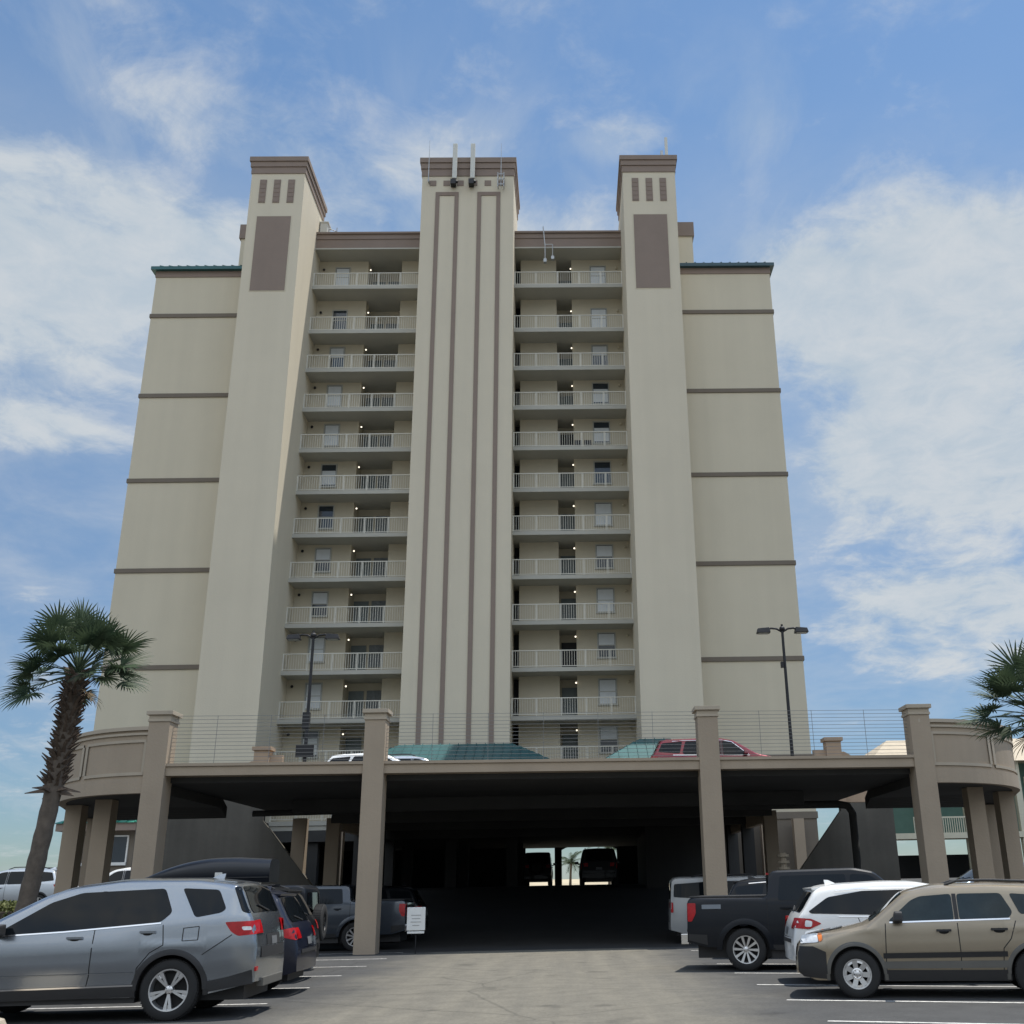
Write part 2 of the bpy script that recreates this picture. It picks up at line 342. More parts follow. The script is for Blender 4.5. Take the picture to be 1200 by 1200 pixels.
# ------------------------------------------------------------------ the apartment tower
TO = (-6.3, 58.0, 1.85)
tower = thing('apartment_tower', 'tall beige condominium tower with three brown capped piers and stacked railed walkways', 'building', TO)
def tp(b, name, mat, parent=None, **k): return b.build(name, mat, parent or tower, TO, **k)
CX = -6.3
def mir(x): return 2*CX - x
ZF = [38.88] + [35.62-2.75*k for k in range(12)]      # walkway floor heights, top to bottom
# main mass behind the walkways (openings are in front of it)
b = MB(); b.box(-19.6, 7.0, 63.2, 75, 4.9, 42.5); tp(b, 'core_wall', BEIGE)
# wings
for sgn, x0, x1 in ((-1, -25.68, -19.55), (1, 6.95, 13.08)):
    b = MB(); b.box(x0, x1, 58, 74.6, 5.3, 38.36); w = tp(b, 'wing_wall', BEIGE2)
    b = MB(); b.box(x0, x1, 58, 74.6, -.2, 4.95).box(x0-.06, x1+.06, 57.94, 74.7, 4.95, 5.3); tp(b, 'wing_base', [BASEM], w)
    for zb in (8.15, 13.55, 19.12, 24.62, 30.12, 35.6):
        b = MB(); b.box(x0-.07, x1+.07, 57.93, 74.68, zb-.13, zb+.13); tp(b, 'trim_band', BAND, w, bevel=.02)
    b = MB(); b.box(x0-.05, x1+.05, 57.95, 74.65, 38.36, 38.78); tp(b, 'frieze', BROWN, w)
    b = MB(); xa, xb = x0-.28, x1+.28
    b.box(xa, xb, 57.7, 74.9, 38.78, 39.0).hexa([(xa, 57.7, 39.0), (xb, 57.7, 39.0), (xb, 74.9, 39.0), (xa, 74.9, 39.0)],
        [(xa+2.6, 60.3, 40.4), (xb-2.6, 60.3, 40.4), (xb-2.6, 72.3, 40.4), (xa+2.6, 72.3, 40.4)])
    # standing seams
    for k in range(1, 12):
        x = xa+(xb-xa)*k/12; t = min((x-xa), (xb-x), 2.6)/2.6
        b.sq((x, 57.7, 39.02), (x, 57.7+2.6*t, 39.02+1.4*t), .05, .07)
    tp(b, 'wing_roof', TEAL if sgn < 0 else TEALD, w)
# penthouse blocks behind the outer piers
for x0, x1 in ((-22.05, -17.5), (4.9, 8.86)):
    b = MB(); b.box(x0, x1, 62, 68, 38, 43.9); p = tp(b, 'penthouse_wall', BEIGE)
    b = MB(); b.box(x0-.12, x1+.12, 61.9, 68.1, 43.9, 45.0); tp(b, 'penthouse_cornice', BROWN, p)
def cornice(x0, x1, y0, y1, z0, z1, par):
    h = z1-z0; b = MB()
    b.box(x0-.05, x1+.05, y0-.05, y1+.05, z0, z0+h*.40).box(x0-.11, x1+.11, y0-.11, y1+.11, z0+h*.40+.002, z0+h*.72).box(x0-.18, x1+.18, y0-.18, y1+.18, z0+h*.72+.002, z1)
    return tp(b, 'cornice', BROWN, par, bevel=.015)
# the outer piers
for x0, x1 in ((-19.75, -16.4), (3.8, 7.15)):
    b = MB(); b.box(x0, x1, 56.2, 63.5, 5.3, 44.8); p = tp(b, 'stair_pier', BEIGE)
    b = MB(); b.box(x0+.01, x1-.01, 56.22, 63.5, -.2, 5.3); tp(b, 'pier_base', CONC, p)  # base darkened; the gloom of the garage is put into its colour
    cornice(x0, x1, 56.2, 61.4, 44.78, 45.98, p)
    for k in range(3):
        xs = x0+.57+k*.885; b = MB(); b.box(xs, xs+.42, 56.165, 56.3, 42.6, 44.32)
        for j in range(5): b.box(xs+.04, xs+.38, 56.15, 56.164, 42.7+j*.32, 42.86+j*.32)
        tp(b, 'louver_slot', BROWN, p)
    b = MB(); b.box(x0+.6, x1-.64, 56.17, 56.3, 36.26, 41.58); tp(b, 'brown_panel', BROWN, p)
    b = MB()
    for (a, c, z0, z1) in ((x0+.54, x0+.6, 36.2, 41.64), (x1-.64, x1-.58, 36.2, 41.64)): b.box(a, c, 56.185, 56.3, z0, z1)
    b.box(x0+.6, x1-.64, 56.185, 56.3, 36.2, 36.26).box(x0+.6, x1-.64, 56.185, 56.3, 41.58, 41.64); tp(b, 'panel_surround', BEIGE2, p)
# the central pier
x0, x1 = CX-3.02, CX+3.02
b = MB(); b.box(x0, x1, 58.5, 63.5, 4.9, 46.3); p = tp(b, 'lift_pier', BEIGE)
cornice(x0, x1, 58.5, 63.4, 46.28, 47.66, p)
for k in range(6):
    xs = x0+.50+k*.905; b = MB(); b.box(xs, xs+.43, 58.47, 58.6, 45.52, 45.93); tp(b, 'vent_square', BROWN, p)
for xa in (-8.40, -5.66):
    b = MB()
    for xx in (xa, xa+1.25): b.box(xx, xx+.26, 58.455, 58.6, 5.4, 44.75)
    b.box(xa, xa+1.51, 58.455, 58.6, 44.752, 45.02); tp(b, 'stripe_trim', BROWN, p)
# walkway bays
BAYS = ((-16.4, -9.32), (-3.28, 3.8))
for bi, (x0, x1) in enumerate(BAYS):
    # corridor back wall with the door alcoves left open
    b = MB(); al = ((-13.16, -10.91),) if bi == 0 else ((-3.28, -2.93), (-.54, .48))
    edges = [x0] + [e for a in al for e in a] + [x1]
    for k in range(0, len(edges), 2):
        if edges[k+1]-edges[k] > .01: b.box(edges[k], edges[k+1], 61.5, 62.9, 4.9, 41.75)
    tp(b, 'corridor_wall', BEIGE2)
    b = MB(); b.box(x0, x1, 62.9, 63.1, 4.9, 41.75); tp(b, 'alcove_wall', BEIGE2)
    if bi == 1:
        b = MB(); b.box(-3.28, -2.93, 62.6, 62.7, 5, 41.7); tp(b, 'passage_shade_panel', DARK)  # near-black panel painting the shade deep in the passage
    # roof over the bay
    b = MB(); b.box(x0, x1, 60.0, 63.2, 41.78, 42.84); r = tp(b, 'roof_parapet', BROWN)
    b = MB(); b.box(x0, x1, 59.9, 63.2, 42.84, 42.98).box(x0, x1, 59.95, 60.0, 42.45, 42.52); tp(b, 'parapet_coping', BROWN, r)
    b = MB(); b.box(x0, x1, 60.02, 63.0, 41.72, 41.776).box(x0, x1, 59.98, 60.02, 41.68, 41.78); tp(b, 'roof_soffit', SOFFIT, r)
    # floors
    for k, z in enumerate(ZF):
        b = MB(); b.box(x0, x1, 60.0, 62.95, z-.2, z).box(x0, x1, 59.94, 60.0, z-.22, z+.02)
        if k == 12: b.box(x0, x1, 60.002, 60.3, z-.95, z-.2)
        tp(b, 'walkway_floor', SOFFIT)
    # railing, built once
    def rail():
        b = MB(); z = 0; n = 5; W_ = x1-x0
        b.box(x0, x1, 60.05, 60.11, 1.0, 1.05).box(x0, x1, 60.06, 60.10, .1, .14)
        for i in range(n+1):
            x = min(max(x0+W_*i/n, x0+.03), x1-.03); b.box(x-.026, x+.026, 60.052, 60.108, 0, 1.0)
        m_ = 50
        for i in range(m_):
            x = x0+W_*(i+.5)/m_; b.box(x-.0115, x+.0115, 60.068, 60.092, .14, 1.0)
        return b
    rl = rail().build('railing', RAIL, tower, (CX, 58, 1.85)); rl.location = (0, 0, ZF[0]+0)
    for z in ZF[1:]: dup_part(rl, tower, (0, 0, z-ZF[0]))
    # windows: three blind positions
    wx0, wx1 = (-15.28, -14.41) if bi == 0 else (1.77, 2.74)
    def window(kind):
        b = MB(); h0, h1 = .88, 2.30
        b.box(wx0-.07, wx0, 61.44, 61.52, h0-.06, h1+.07).box(wx1, wx1+.07, 61.44, 61.52, h0-.06, h1+.07)
        b.box(wx0, wx1, 61.44, 61.52, h1, h1+.07).box(wx0-.1, wx1+.1, 61.40, 61.52, h0-.1, h0).box(wx0, wx1, 61.46, 61.5, (h0+h1)/2-.025, (h0+h1)/2+.025)
        f = b.build('window', FRAMEW, tower, TO)
        mid = (h0+h1)/2; bl = {0: (h0, h1), 1: (mid, h1), 2: (h0+.1, mid+.35), 3: None}[kind]
        MB().box(wx0, wx1, 61.48, 61.497, h0, h1).build('pane', GLASSW, f, TO)
        if bl:
            g = MB().box(wx0+.02, wx1-.02, 61.473, 61.479, bl[0]+.01, bl[1]-.03)
            g.build('blind', BLIND, f, TO)
        return f
    protos = {}
    seq = (0, 3, 1, 0, 0, 2, 3, 1, 1, 0, 0, 2, 3) if bi == 0 else (0, 0, 1, 2, 2, 3, 0, 1, 0, 1, 0, 1, 0)
    for k, z in enumerate(ZF):
        if seq[k] in protos:
            q, zz = protos[seq[k]]; dup_part(q, tower, (0, 0, z-zz))
        else:
            q = window(seq[k]); q.location = (0, 0, z); protos[seq[k]] = (q, z)
    # doors, curtained windows, globe lamps, corner fixtures
    for k, z in enumerate(ZF):
        dz = lambda o: setattr(o, 'location', (0, 0, z))
        if k == 0 or (bi == 1 and k in (4, 9)) or (bi == 1 and k in (5, 10)):
            b = MB(); xa = -13.1 if bi == 0 else -.42
            opened = bi == 1 and k in (4, 9)
            b.box(xa, xa+.9, 62.84, 62.92, 0, 2.08)
            if not opened: b.box(xa+.1, xa+.42, 62.82, 62.84, 1.15, 1.95).box(xa+.48, xa+.8, 62.82, 62.84, 1.15, 1.95).box(xa+.1, xa+.42, 62.82, 62.84, .2, .95).box(xa+.48, xa+.8, 62.82, 62.84, .2, .95)
            d = b.build('door', DARK if opened else DOORM, tower, TO); dz(d)
            if not opened: door_proto = d
            h = MB().ball((xa+.82, 62.79, 1.0), .035, n=8, m=6).build('handle', GALV, d, TO)
        else:
            c = dup_part(door_proto, tower); c.location = (0, 0, z)
        if bi == 0:
            if k == 0:
                b = MB(); b.box(-12.02, -10.98, 62.84, 62.92, .75, 2.1).box(-11.53, -11.47, 62.82, 62.84, .75, 2.1); cw = b.build('curtained_window', CURTAIN, tower, TO); dz(cw)
            else: c = dup_part(cw, tower); c.location = (0, 0, z)
        lx = -12.98 if bi == 0 else .42
        if k == 0:
            lp = MB().ball((lx+(.0 if bi == 0 else .0), 61.42, 2.12), .052, n=10, m=8).build('wall_lamp', LAMPON, tower, TO, smooth=True); dz(lp)
            br = MB().box(lx-.04, lx+.04, 61.44, 61.505, 2.02, 2.06).build('lamp_bracket', BLACKM, lp, TO)
            fx = MB().ball(((-16.1 if bi == 0 else 3.5), 61.40, 2.15), .09, n=8, m=6).build('corner_fixture', BLACKM if bi == 0 else BEIGE2, tower, TO); dz(fx)
        else:
            c = dup_part(lp, tower); c.location = (0, 0, z); c = dup_part(fx, tower); c.location = (0, 0, z)
# garage under the tower: slab, columns, walls, sea-side opening with its arch
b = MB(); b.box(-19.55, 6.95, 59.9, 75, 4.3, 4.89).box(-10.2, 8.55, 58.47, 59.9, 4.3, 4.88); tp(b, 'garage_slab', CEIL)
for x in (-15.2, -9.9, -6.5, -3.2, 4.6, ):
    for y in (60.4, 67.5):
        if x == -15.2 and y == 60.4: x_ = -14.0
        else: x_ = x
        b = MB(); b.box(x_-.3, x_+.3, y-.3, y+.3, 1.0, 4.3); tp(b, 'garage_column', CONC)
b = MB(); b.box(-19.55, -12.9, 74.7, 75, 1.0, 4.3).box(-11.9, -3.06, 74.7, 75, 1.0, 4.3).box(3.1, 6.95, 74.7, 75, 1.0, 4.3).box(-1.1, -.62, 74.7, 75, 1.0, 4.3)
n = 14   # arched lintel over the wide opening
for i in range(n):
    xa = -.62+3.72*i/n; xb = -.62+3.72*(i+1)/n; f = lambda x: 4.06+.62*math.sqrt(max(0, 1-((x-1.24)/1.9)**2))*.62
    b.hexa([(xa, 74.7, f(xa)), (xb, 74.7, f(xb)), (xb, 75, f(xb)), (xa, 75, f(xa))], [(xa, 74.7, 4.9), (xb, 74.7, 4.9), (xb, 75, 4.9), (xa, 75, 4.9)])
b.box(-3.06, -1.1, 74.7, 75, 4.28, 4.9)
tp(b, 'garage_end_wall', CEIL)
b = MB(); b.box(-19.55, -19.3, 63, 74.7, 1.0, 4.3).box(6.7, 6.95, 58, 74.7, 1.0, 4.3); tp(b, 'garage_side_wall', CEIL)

# roof equipment
for x, r in ((-7.16, .15), (-5.98, .13)):
    t = thing('panel_antenna', '', 'antenna', (x, 58.2, 45.6), 0, 'panel antennas on the central pier')
    b = MB(); b.box(-.15, .15, -.12, .06, .25, 3.0); b.build('antenna_panel', PALEB, t, bevel=.04)
    b = MB(); b.box(-.24, .1, -.22, .24, -.25, .12).ball((.14, -.1, -.05), .12, n=8, m=6); b.build('radio_box', BLACKM, t)
    b = MB(); b.bar((0, .12, -.2), (0, .12, 2.4), .04); b.build('mount_pole', GALV, t)
    t['label'] = 'left pale panel antenna mounted on the face of the central pier top' if x < -6.5 else 'right pale panel antenna mounted on the face of the central pier top'
t = tag(MB().bar((0,0,0), (0,0,3.3), .035, 6, .012).box(-.05,.05,0,.3,.1,.2).build('whip_antenna', GALV, None, (0,0,0)), 'thin whip antenna at left corner of the central pier', 'antenna', 'whip antennas'); t.location = (-8.87, 58.15, 45.6)
t = thing('whip_antenna', 'thin whip antenna with small cage mount at right of the central pier', 'antenna', (-4.1, 58.12, 45.2), 0, 'whip antennas')
MB().bar((0,0,0), (0,0,3.4), .035, 6, .012).build('antenna_rod', GALV, t)
b = MB()
for z in (.05, .45, .85): b.box(-.22, .22, -.14, -.1, z, z+.05).box(-.22, -.17, -.14, .36, z, z+.05).box(.17, .22, -.14, .36, z, z+.05)
for x in (-.2, .2): b.box(x-.03, x+.03, -.13, -.09, -.1, 1.0)
b.build('cage_mount', GALV, t)
t = thing('roof_antenna', 'short twin antenna on top of the right brown capped pier', 'antenna', (6.8, 57.2, 45.95))
MB().bar((0,0,0), (0,0,2.0), .04).box(-.09,.09,-.08,.08,.9,2.3).build('antenna_panel', PALEB, t); MB().bar((-.32,0,0), (-.32,0,1.1), .04).box(-.4,-.24,-.08,.08,.75,1.25).build('small_antenna', GALV, t)
t = thing('rooftop_unit', 'pale rooftop machinery with thin rails beside the left pier', 'roof equipment', (-16.1, 60.5, 42.95))
MB().box(-.25,.25,0,.8,0,1.15).box(-.32,.32,-.05,.85,1.15,1.25).build('cabinet', PALEB, t, bevel=.03); b = MB(); b.bar((.35,0,.0),(.35,0,1.0),.03).bar((.35,0,.7),(.9,0,.45),.03).bar((.9,0,.0),(.9,0,.75),.03).bar((.35,.4,.3),(1.1,.4,.3),.03); b.build('rails', GALV, t)
t = thing('roof_floodlight', 'thin pole with hanging floodlights over the right parapet', 'floodlight', (-1.25, 59.75, 40.6))
MB().tube([(.0,0,0),(.0,-.02,1.1),(-.1,0,2.3),(-.12,0,2.6)], .035).bar((-.05,0,1.2),(.5,0,1.2),.03).bar((.5,0,1.2),(.5,0,.2),.03).build('pole', GALV, t)
MB().box(-.1,.1,-.14,.1,-.2,.05).build('lamp_head', GALV, t); MB().box(.4,.6,-.14,.1,.02,.25).build('lamp_head', GALV, t)

# ------------------------------------------------------------------ the parking deck
DO = (-.7, 33.0, 0)
deck = thing('parking_deck', 'brown stucco parking deck with tall capped columns and curved ramp ends', 'parking deck', DO)
def dp(b, name, mat, parent=None, **k): return b.build(name, mat, parent or deck, DO, **k)
DS = .042
def fy(x): return 32.85 + DS*(x+5.9)        # the front runs slightly out of square
DZ = 5.13                                   # deck surface
XL, XR = -12.3, 10.95
def skewbox(b, x0, x1, d0, d1, z0, z1):
    q = [(x0, fy(x0)+d0), (x1, fy(x1)+d0), (x1, fy(x1)+d1), (x0, fy(x0)+d1)]
    return b.hexa([(x, y, z0) for x, y in q], [(x, y, z1) for x, y in q])
cols = (-12.33, -5.91, 4.29, 11.0)
for i, x in enumerate(cols):
    b = MB(); y = fy(x); w = .315
    b.box(x-w, x+w, y-.35, y+.35, -.1, 6.62); c = dp(b, 'deck_column', DECKB, bevel=.02)
    b = MB(); b.box(x-w-.03, x+w+.03, y-.38, y+.38, 6.62, 6.70).box(x-w-.01, x+w+.01, y-.36, y+.36, 6.70, 6.82).box(x-w-.08, x+w+.08, y-.43, y+.43, 6.82, 6.94); dp(b, 'column_cap', DECKTRIM, c, bevel=.012)
# front beam between columns
for xa, xb in zip(cols[:-1], cols[1:]):
    b = MB(); skewbox(b, xa+.315, xb-.315, -.28, .22, 5.03, 5.38); bm_ = dp(b, 'front_beam', DECKB)
    b = MB(); skewbox(b, xa+.315, xb-.315, -.33, -.281, 5.30, 5.385); dp(b, 'beam_lip', DECKB, bm_)
    b = MB()
    for k in range(13):
        z = 5.48+k*.112; b.sq((xa+.3, fy(xa)-.02, z), (xb-.3, fy(xb)-.02, z), .011)
    n = max(2, int((xb-xa)/1.6))
    for k in range(1, n):
        x = xa+(xb-xa)*k/n; b.box(x-.006, x+.006, fy(x)-.022, fy(x)-.010, 5.38, 6.84)
    dp(b, 'cable_railing', WIRE, norm=False)
# slab with ribs below
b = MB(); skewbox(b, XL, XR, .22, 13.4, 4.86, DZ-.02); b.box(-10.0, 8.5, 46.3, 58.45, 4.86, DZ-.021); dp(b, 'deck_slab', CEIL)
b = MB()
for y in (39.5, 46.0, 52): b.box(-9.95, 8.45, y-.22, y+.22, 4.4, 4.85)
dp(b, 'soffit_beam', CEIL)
for xe in (-10.05, 8.3): b = MB(); b.box(xe, xe+.25, 46.3, 58, 4.2, 5.5); dp(b, 'bridge_edge_beam', DECKB)
for x, y in ((-11.25, 46), (-9.9, 46.2), (-9.9, 52.2), (-9.9, 57.3), (8.4, 46.2), (8.4, 52.2), (8.4, 57.3), (-12.0, 57.2), (11.9, 57.3), (10.2, 57.3)):
    b = MB(); b.box(x-.27, x+.27, y-.27, y+.27, -.1, 4.62 if y < 57 or abs(x) < 9.95 else 4.9); dp(b, 'rear_column', DECKB if abs(x) > 10 or y < 47 else CONC)
b = MB(); b.box(-12.6, -9.3, 56.95, 57.5, 4.9, 5.3); dp(b, 'rear_beam', DECKB)
# curved ramps at both ends
def ramp(sx, cx):
    y0 = fy(cx)
    def P(t, d, z):      # t degrees round the oval from the front, d inward from the outer face
        a = math.radians(t); ra, rb = 5.0-d, 7.0-d
        return (cx+sx*ra*math.sin(a), y0-.28+7.0-rb*math.cos(a), z)
    def zt(t): return 5.32 if t < 70 else 5.32-2.2*((t-70)/110)**1.25
    T = [k*3 for k in range(32)]
    def band(name, d0, d1, lo, hi, mat, par=None, tr=T):
        b = MB(); rows = []
        for t in tr: z = zt(t); rows.append([P(t, d0, z+lo), P(t, d1, z+lo), P(t, d1, z+hi), P(t, d0, z+hi), P(t, d0, z+lo)])
        b.grid(rows); b.add(rows[0][:4], [(0,1,2,3)]); b.add(rows[-1][:4], [(0,1,2,3)]); return dp(b, name, mat, par)
    r = band('ramp_slab', .02, 4.99, -.75, -.37, CEIL)
    pr = band('ramp_parapet', 0, .26, -.34, 1.06, DECKB)
    band('parapet_skirt', -.05, .2, -.78, -.342, DECKB, pr)
    band('parapet_coping', -.07, .33, 1.062, 1.17, DECKTRIM, pr)
    band('parapet_moulding', -.05, -.002, .92, .985, DECKTRIM, pr)
    # framed recess panels
    b = MB(); bounds = [3, 31, 59, 90]
    for a0, a1 in zip(bounds[:-1], bounds[1:]):
        tt = [a0+1.2+(a1-a0-2.4)*k/8 for k in range(9)]
        for lo, hi in ((.70, .78), (-.26, -.17)):
            rows = [[P(t, -.04, zt(t)+lo), P(t, -.001, zt(t)+lo), P(t, -.001, zt(t)+hi), P(t, -.04, zt(t)+hi), P(t, -.04, zt(t)+lo)] for t in tt]; b.grid(rows)
        for t in (tt[0], tt[-1]):
            rows = [[P(t+q, -.041, zt(t)-.17), P(t+q, -.001, zt(t)-.17), P(t+q, -.001, zt(t)+.70), P(t+q, -.041, zt(t)+.70), P(t+q, -.041, zt(t)-.17)] for q in (-.7, .7)]; b.grid(rows)
    dp(b, 'panel_moulding', DECKTRIM, pr)
    for t, d in ((38, 1.2), (66, .5), (90, .5)):
        x, y, z = P(t, d, 0); b = MB(); b.box(x-.26, x+.26, y-.26, y+.26, -.1, zt(t)-.76); dp(b, 'ramp_column', DECKB, pr)
ramp(-1, -12.3); ramp(1, 10.95)
# solid sloping walls where the ramps reach the ground
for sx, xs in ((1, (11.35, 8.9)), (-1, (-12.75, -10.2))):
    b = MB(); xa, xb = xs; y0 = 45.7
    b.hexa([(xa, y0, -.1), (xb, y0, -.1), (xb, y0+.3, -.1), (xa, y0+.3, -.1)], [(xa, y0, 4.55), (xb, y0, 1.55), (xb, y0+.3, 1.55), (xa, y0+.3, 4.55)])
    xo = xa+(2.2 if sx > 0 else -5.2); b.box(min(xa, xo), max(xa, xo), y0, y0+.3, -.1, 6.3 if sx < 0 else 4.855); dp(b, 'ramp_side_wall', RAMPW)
# low scrolled parapet walls on the far side of the deck
for sx, x in ((-1, -13.1), (1, 11.35)):
    b = MB(); y = 46.2
    b.box(x-.32, x+.32, y-.3, y+.3, 4.9, 7.45).box(x-.4, x+.4, y-.38, y+.38, 7.45, 7.6)
    pts = [(0, 7.0)]+[(k*.12, 7.05-.03*k-.55*(k/8)**2) for k in range(1, 9)]
    for (a, za), (c, zc) in zip(pts[:-1], pts[1:]):
        xa, xc = x+sx*(.32+a), x+sx*(.32+c); b.hexa([(xa, y-.15, 4.9), (xc, y-.15, 4.9), (xc, y+.15, 4.9), (xa, y+.15, 4.9)], [(xa, y-.15, za), (xc, y-.15, zc), (xc, y+.15, zc), (xa, y+.15, za)])
    b.box(x-sx*.32-.001, x-sx*.85, y-.15, y+.15, 4.9, 7.25) if sx < 0 else b.box(x-.85, x-.321, y-.15, y+.15, 4.9, 7.1)
    dp(b, 'scroll_parapet', M('tan_stucco', (.40, .29, .20), .9, var=.1), bevel=0)
# drain pipes slung below the deck
b = MB(); b.tube([(4.9, 40.2, 4.42), (9.9, 40.2, 4.42), (10.25, 40.2, 4.36), (10.4, 40.2, 4.1), (10.4, 40.2, 0)], .14, 12); dp(b, 'drain_pipe', GALV if False else CONC, smooth=True)
b = MB(); b.tube([(-11.6, 40.2, 4.45), (-6.2, 40.2, 4.5)], .11, 10); dp(b, 'drain_pipe', CONC, smooth=True)

# entrance canopies on the deck, teal metal hip roofs
def canopy(label, xa, xb, ra, rb, ze, zr, y0, y1):
    ym = (y0+y1)/2; o = ((xa+xb)/2, ym, DZ)
    t = thing('entrance_canopy', label, 'canopy', o, 0, 'teal roofed canopies on the deck')
    b = MB(); v = [(xa, y0, ze), (xb, y0, ze), (xb, y1, ze), (xa, y1, ze), (ra, ym, zr), (rb, ym, zr)]
    b.add(v, [(0,1,5,4), (1,2,5), (2,3,4,5), (3,0,4)])
    n = int((xb-xa)/.45)
    for k in range(1, n):
        x = xa+(xb-xa)*k/n; t_ = min(1, (x-xa)/max(.01, ra-xa), (xb-x)/max(.01, xb-rb)); b.sq((x, y0, ze+.02), (x, y0+(ym-y0)*t_, ze+.02+(zr-ze)*t_), .035, .06)
    for k in range(1, 8):
        y = y0+(ym-y0)*k/8
        for xe, xr_ in ((xa, ra), (xb, rb)):
            b.sq((xe, y, ze+.02), (xe+(xr_-xe)*k/8, y, ze+.02+(zr-ze)*k/8), .035, .06)
    b.build('canopy_roof', TEAL, t, o)
    b = MB(); b.box(xa+.02, xb-.02, y0+.02, y1-.02, ze-.3, ze-.01); b.build('fascia', TEALD, t, o)
    for x in (xa+.35, xb-.35):
        for y in (y0+.35, y1-.35): b = MB(); b.box(x-.14, x+.14, y-.14, y+.14, DZ-.05, ze-.3); b.build('post', M('canopy_post', (.30, .42, .38), .6), t, o)
canopy('wide teal metal hip roof in front of the central pier', -11.0, -.2, -8.6, -2.9, 7.15, 8.63, 51.3, 57.0)
canopy('smaller teal metal hip roof behind the red vehicle', 1.0, 7.6, 3.55, 5.1, 7.1, 8.74, 51.3, 57.0)

# lamp posts on the deck
def lamp_post(x, y, h, label):
    t = thing('lamp_post', label, 'street lamp', (x, y, DZ), 0, 'twin head lamp posts on the deck')
    b = MB(); b.bar((0,0,0), (0,0,h), .085, 10, .06); b.bar((0,0,0),(0,0,.35),.16,10,.12); b.build('pole', BLACKM, t, smooth=True)
    b = MB(); b.ball((0,0,h+.05), .13, .13, .12); b.bar((0,0,h-.1),(0,0,h+.25),.05); b.build('pole_cap', BLACKM, t)
    for s in (-1, 1):
        b = MB(); b.tube([(0,0,h-.1),(s*.25,0,h+.05),(s*.5,0,h+.08),(s*.7,0,h)], .045, 8); b.build('arm', BLACKM, t, smooth=True)
        b = MB(); b.hexa([(s*.55,-.2,h-.14),(s*1.15,-.2,h-.14),(s*1.15,.2,h-.14),(s*.55,.2,h-.14)],[(s*.6,-.16,h+.1),(s*1.1,-.16,h+.06),(s*1.1,.16,h+.06),(s*.6,.16,h+.1)]); hd = b.build('lamp_head', BLACKM, t, bevel=.02)
        MB().box(s*.62 if s>0 else -1.08, 1.08 if s>0 else -.62, -.15, .15, h-.165, h-.142).build('lens', M('lamp_lens', (.25,.25,.22), .3, var=0), hd)
    return t
l1 = lamp_post(-11.28, 46, 7.25, 'black twin head lamp post standing before the left balconies')
l2 = lamp_post(9.55, 46, 7.25, 'black twin head lamp post before the right wing')
MB().box(-.38,.38,-.14,-.09,2.0,2.5).build('sign_panel', BLACKM, l1); MB().box(-.2,.1,-.12,.12,3.2,3.9).build('speaker_box', BLACKM, l1)
MB().box(-.18,-.06,-.1,.1,5.55,5.8).build('camera', BLACKM, l2)

# louvred sign by the entrance column
t = thing('notice_sign', 'small white rounded notice board on a dark post beside the second column', 'sign', (-4.42, 32.2, 0))
MB().bar((0,.04,0),(0,.04,.95),.018).build('post', BLACKM, t)
b = MB(); b.box(-.26,.26,-.02,.02,.62,1.24); b.build('panel', WHITEP, t, bevel=.05)
b = MB(); b.box(-.24,.24,-.021,.019,.54,.60); b.build('lower_plate', WHITEP, t, bevel=.01)
b = MB()
for k, w in enumerate((.14,.12,.15,.1)): b.box(-w,w,-.026,-.0215,1.02-k*.09,1.035-k*.09)
b.build('faded_lines', M('faded_ink', (.3,.3,.3), .8, var=0), t)
t = thing('bollard_light', 'dark bollard with pale striped head beyond the black pickup', 'bollard', (7.1, 37, gz(37)))
MB().bar((0,0,0),(0,0,2.1),.13,12).build('post', BROWN, t); b = MB()
for k in range(3): b.lathe([(.0,2.12+k*.2),(.2,2.12+k*.2),(.2,2.2+k*.2),(0,2.2+k*.2)], n=14)
b.bar((0,0,2.1),(0,0,2.65),.11,12); b.build('head', DECKTRIM, t)

# one-storey clubhouse with a teal roof
CO = (-22, 55, 0.5)
club = thing('clubhouse', 'low brown clubhouse with teal hipped roof seen below the left ramp', 'building', CO)
def cp(b, n, m, p=None, **k): return b.build(n, m, p or club, CO, **k)
cp(MB().box(-24.0, -16.6, 54.2, 57.8, 0, 4.72), 'wall', BASEM)
cp(MB().box(-24.9, -16.4, 53.6, 57.85, 4.72, 5.08), 'fascia', BROWN)
b = MB(); b.hexa([(-25.0,53.5,5.08),(-16.3,53.5,5.08),(-16.3,57.86,5.08),(-25.0,57.86,5.08)],[(-23.2,55.6,6.0),(-18.2,55.6,6.0),(-18.2,57.8,6.0),(-23.2,57.8,6.0)])
for k in range(1, 20):
    x = -25.0+8.7*k/20; q = min(1,(x+25.0)/1.8,(-16.3-x)/1.9); b.sq((x,53.5,5.1),(x,53.5+2.1*q,5.1+.92*q),.05,.07)
cp(b, 'roof', M('teal_roof_bright', (.03,.22,.16), .4, metal=.2, var=.15))
for xa, xb in ((-23.6,-22.75),(-22.6,-21.6),(-20.9,-19.2),(-19.0,-17.2)):
    f = cp(MB().box(xa-.06,xb+.06,54.08,54.2,3.12,3.26).box(xa-.06,xb+.06,54.13,54.2,4.45,4.52).box(xb,xb+.07,54.12,54.2,3.26,4.45), 'window', WHITEP); cp(MB().box(xa,xb,54.16,54.19,3.26,4.45), 'pane', GLASSW, f)

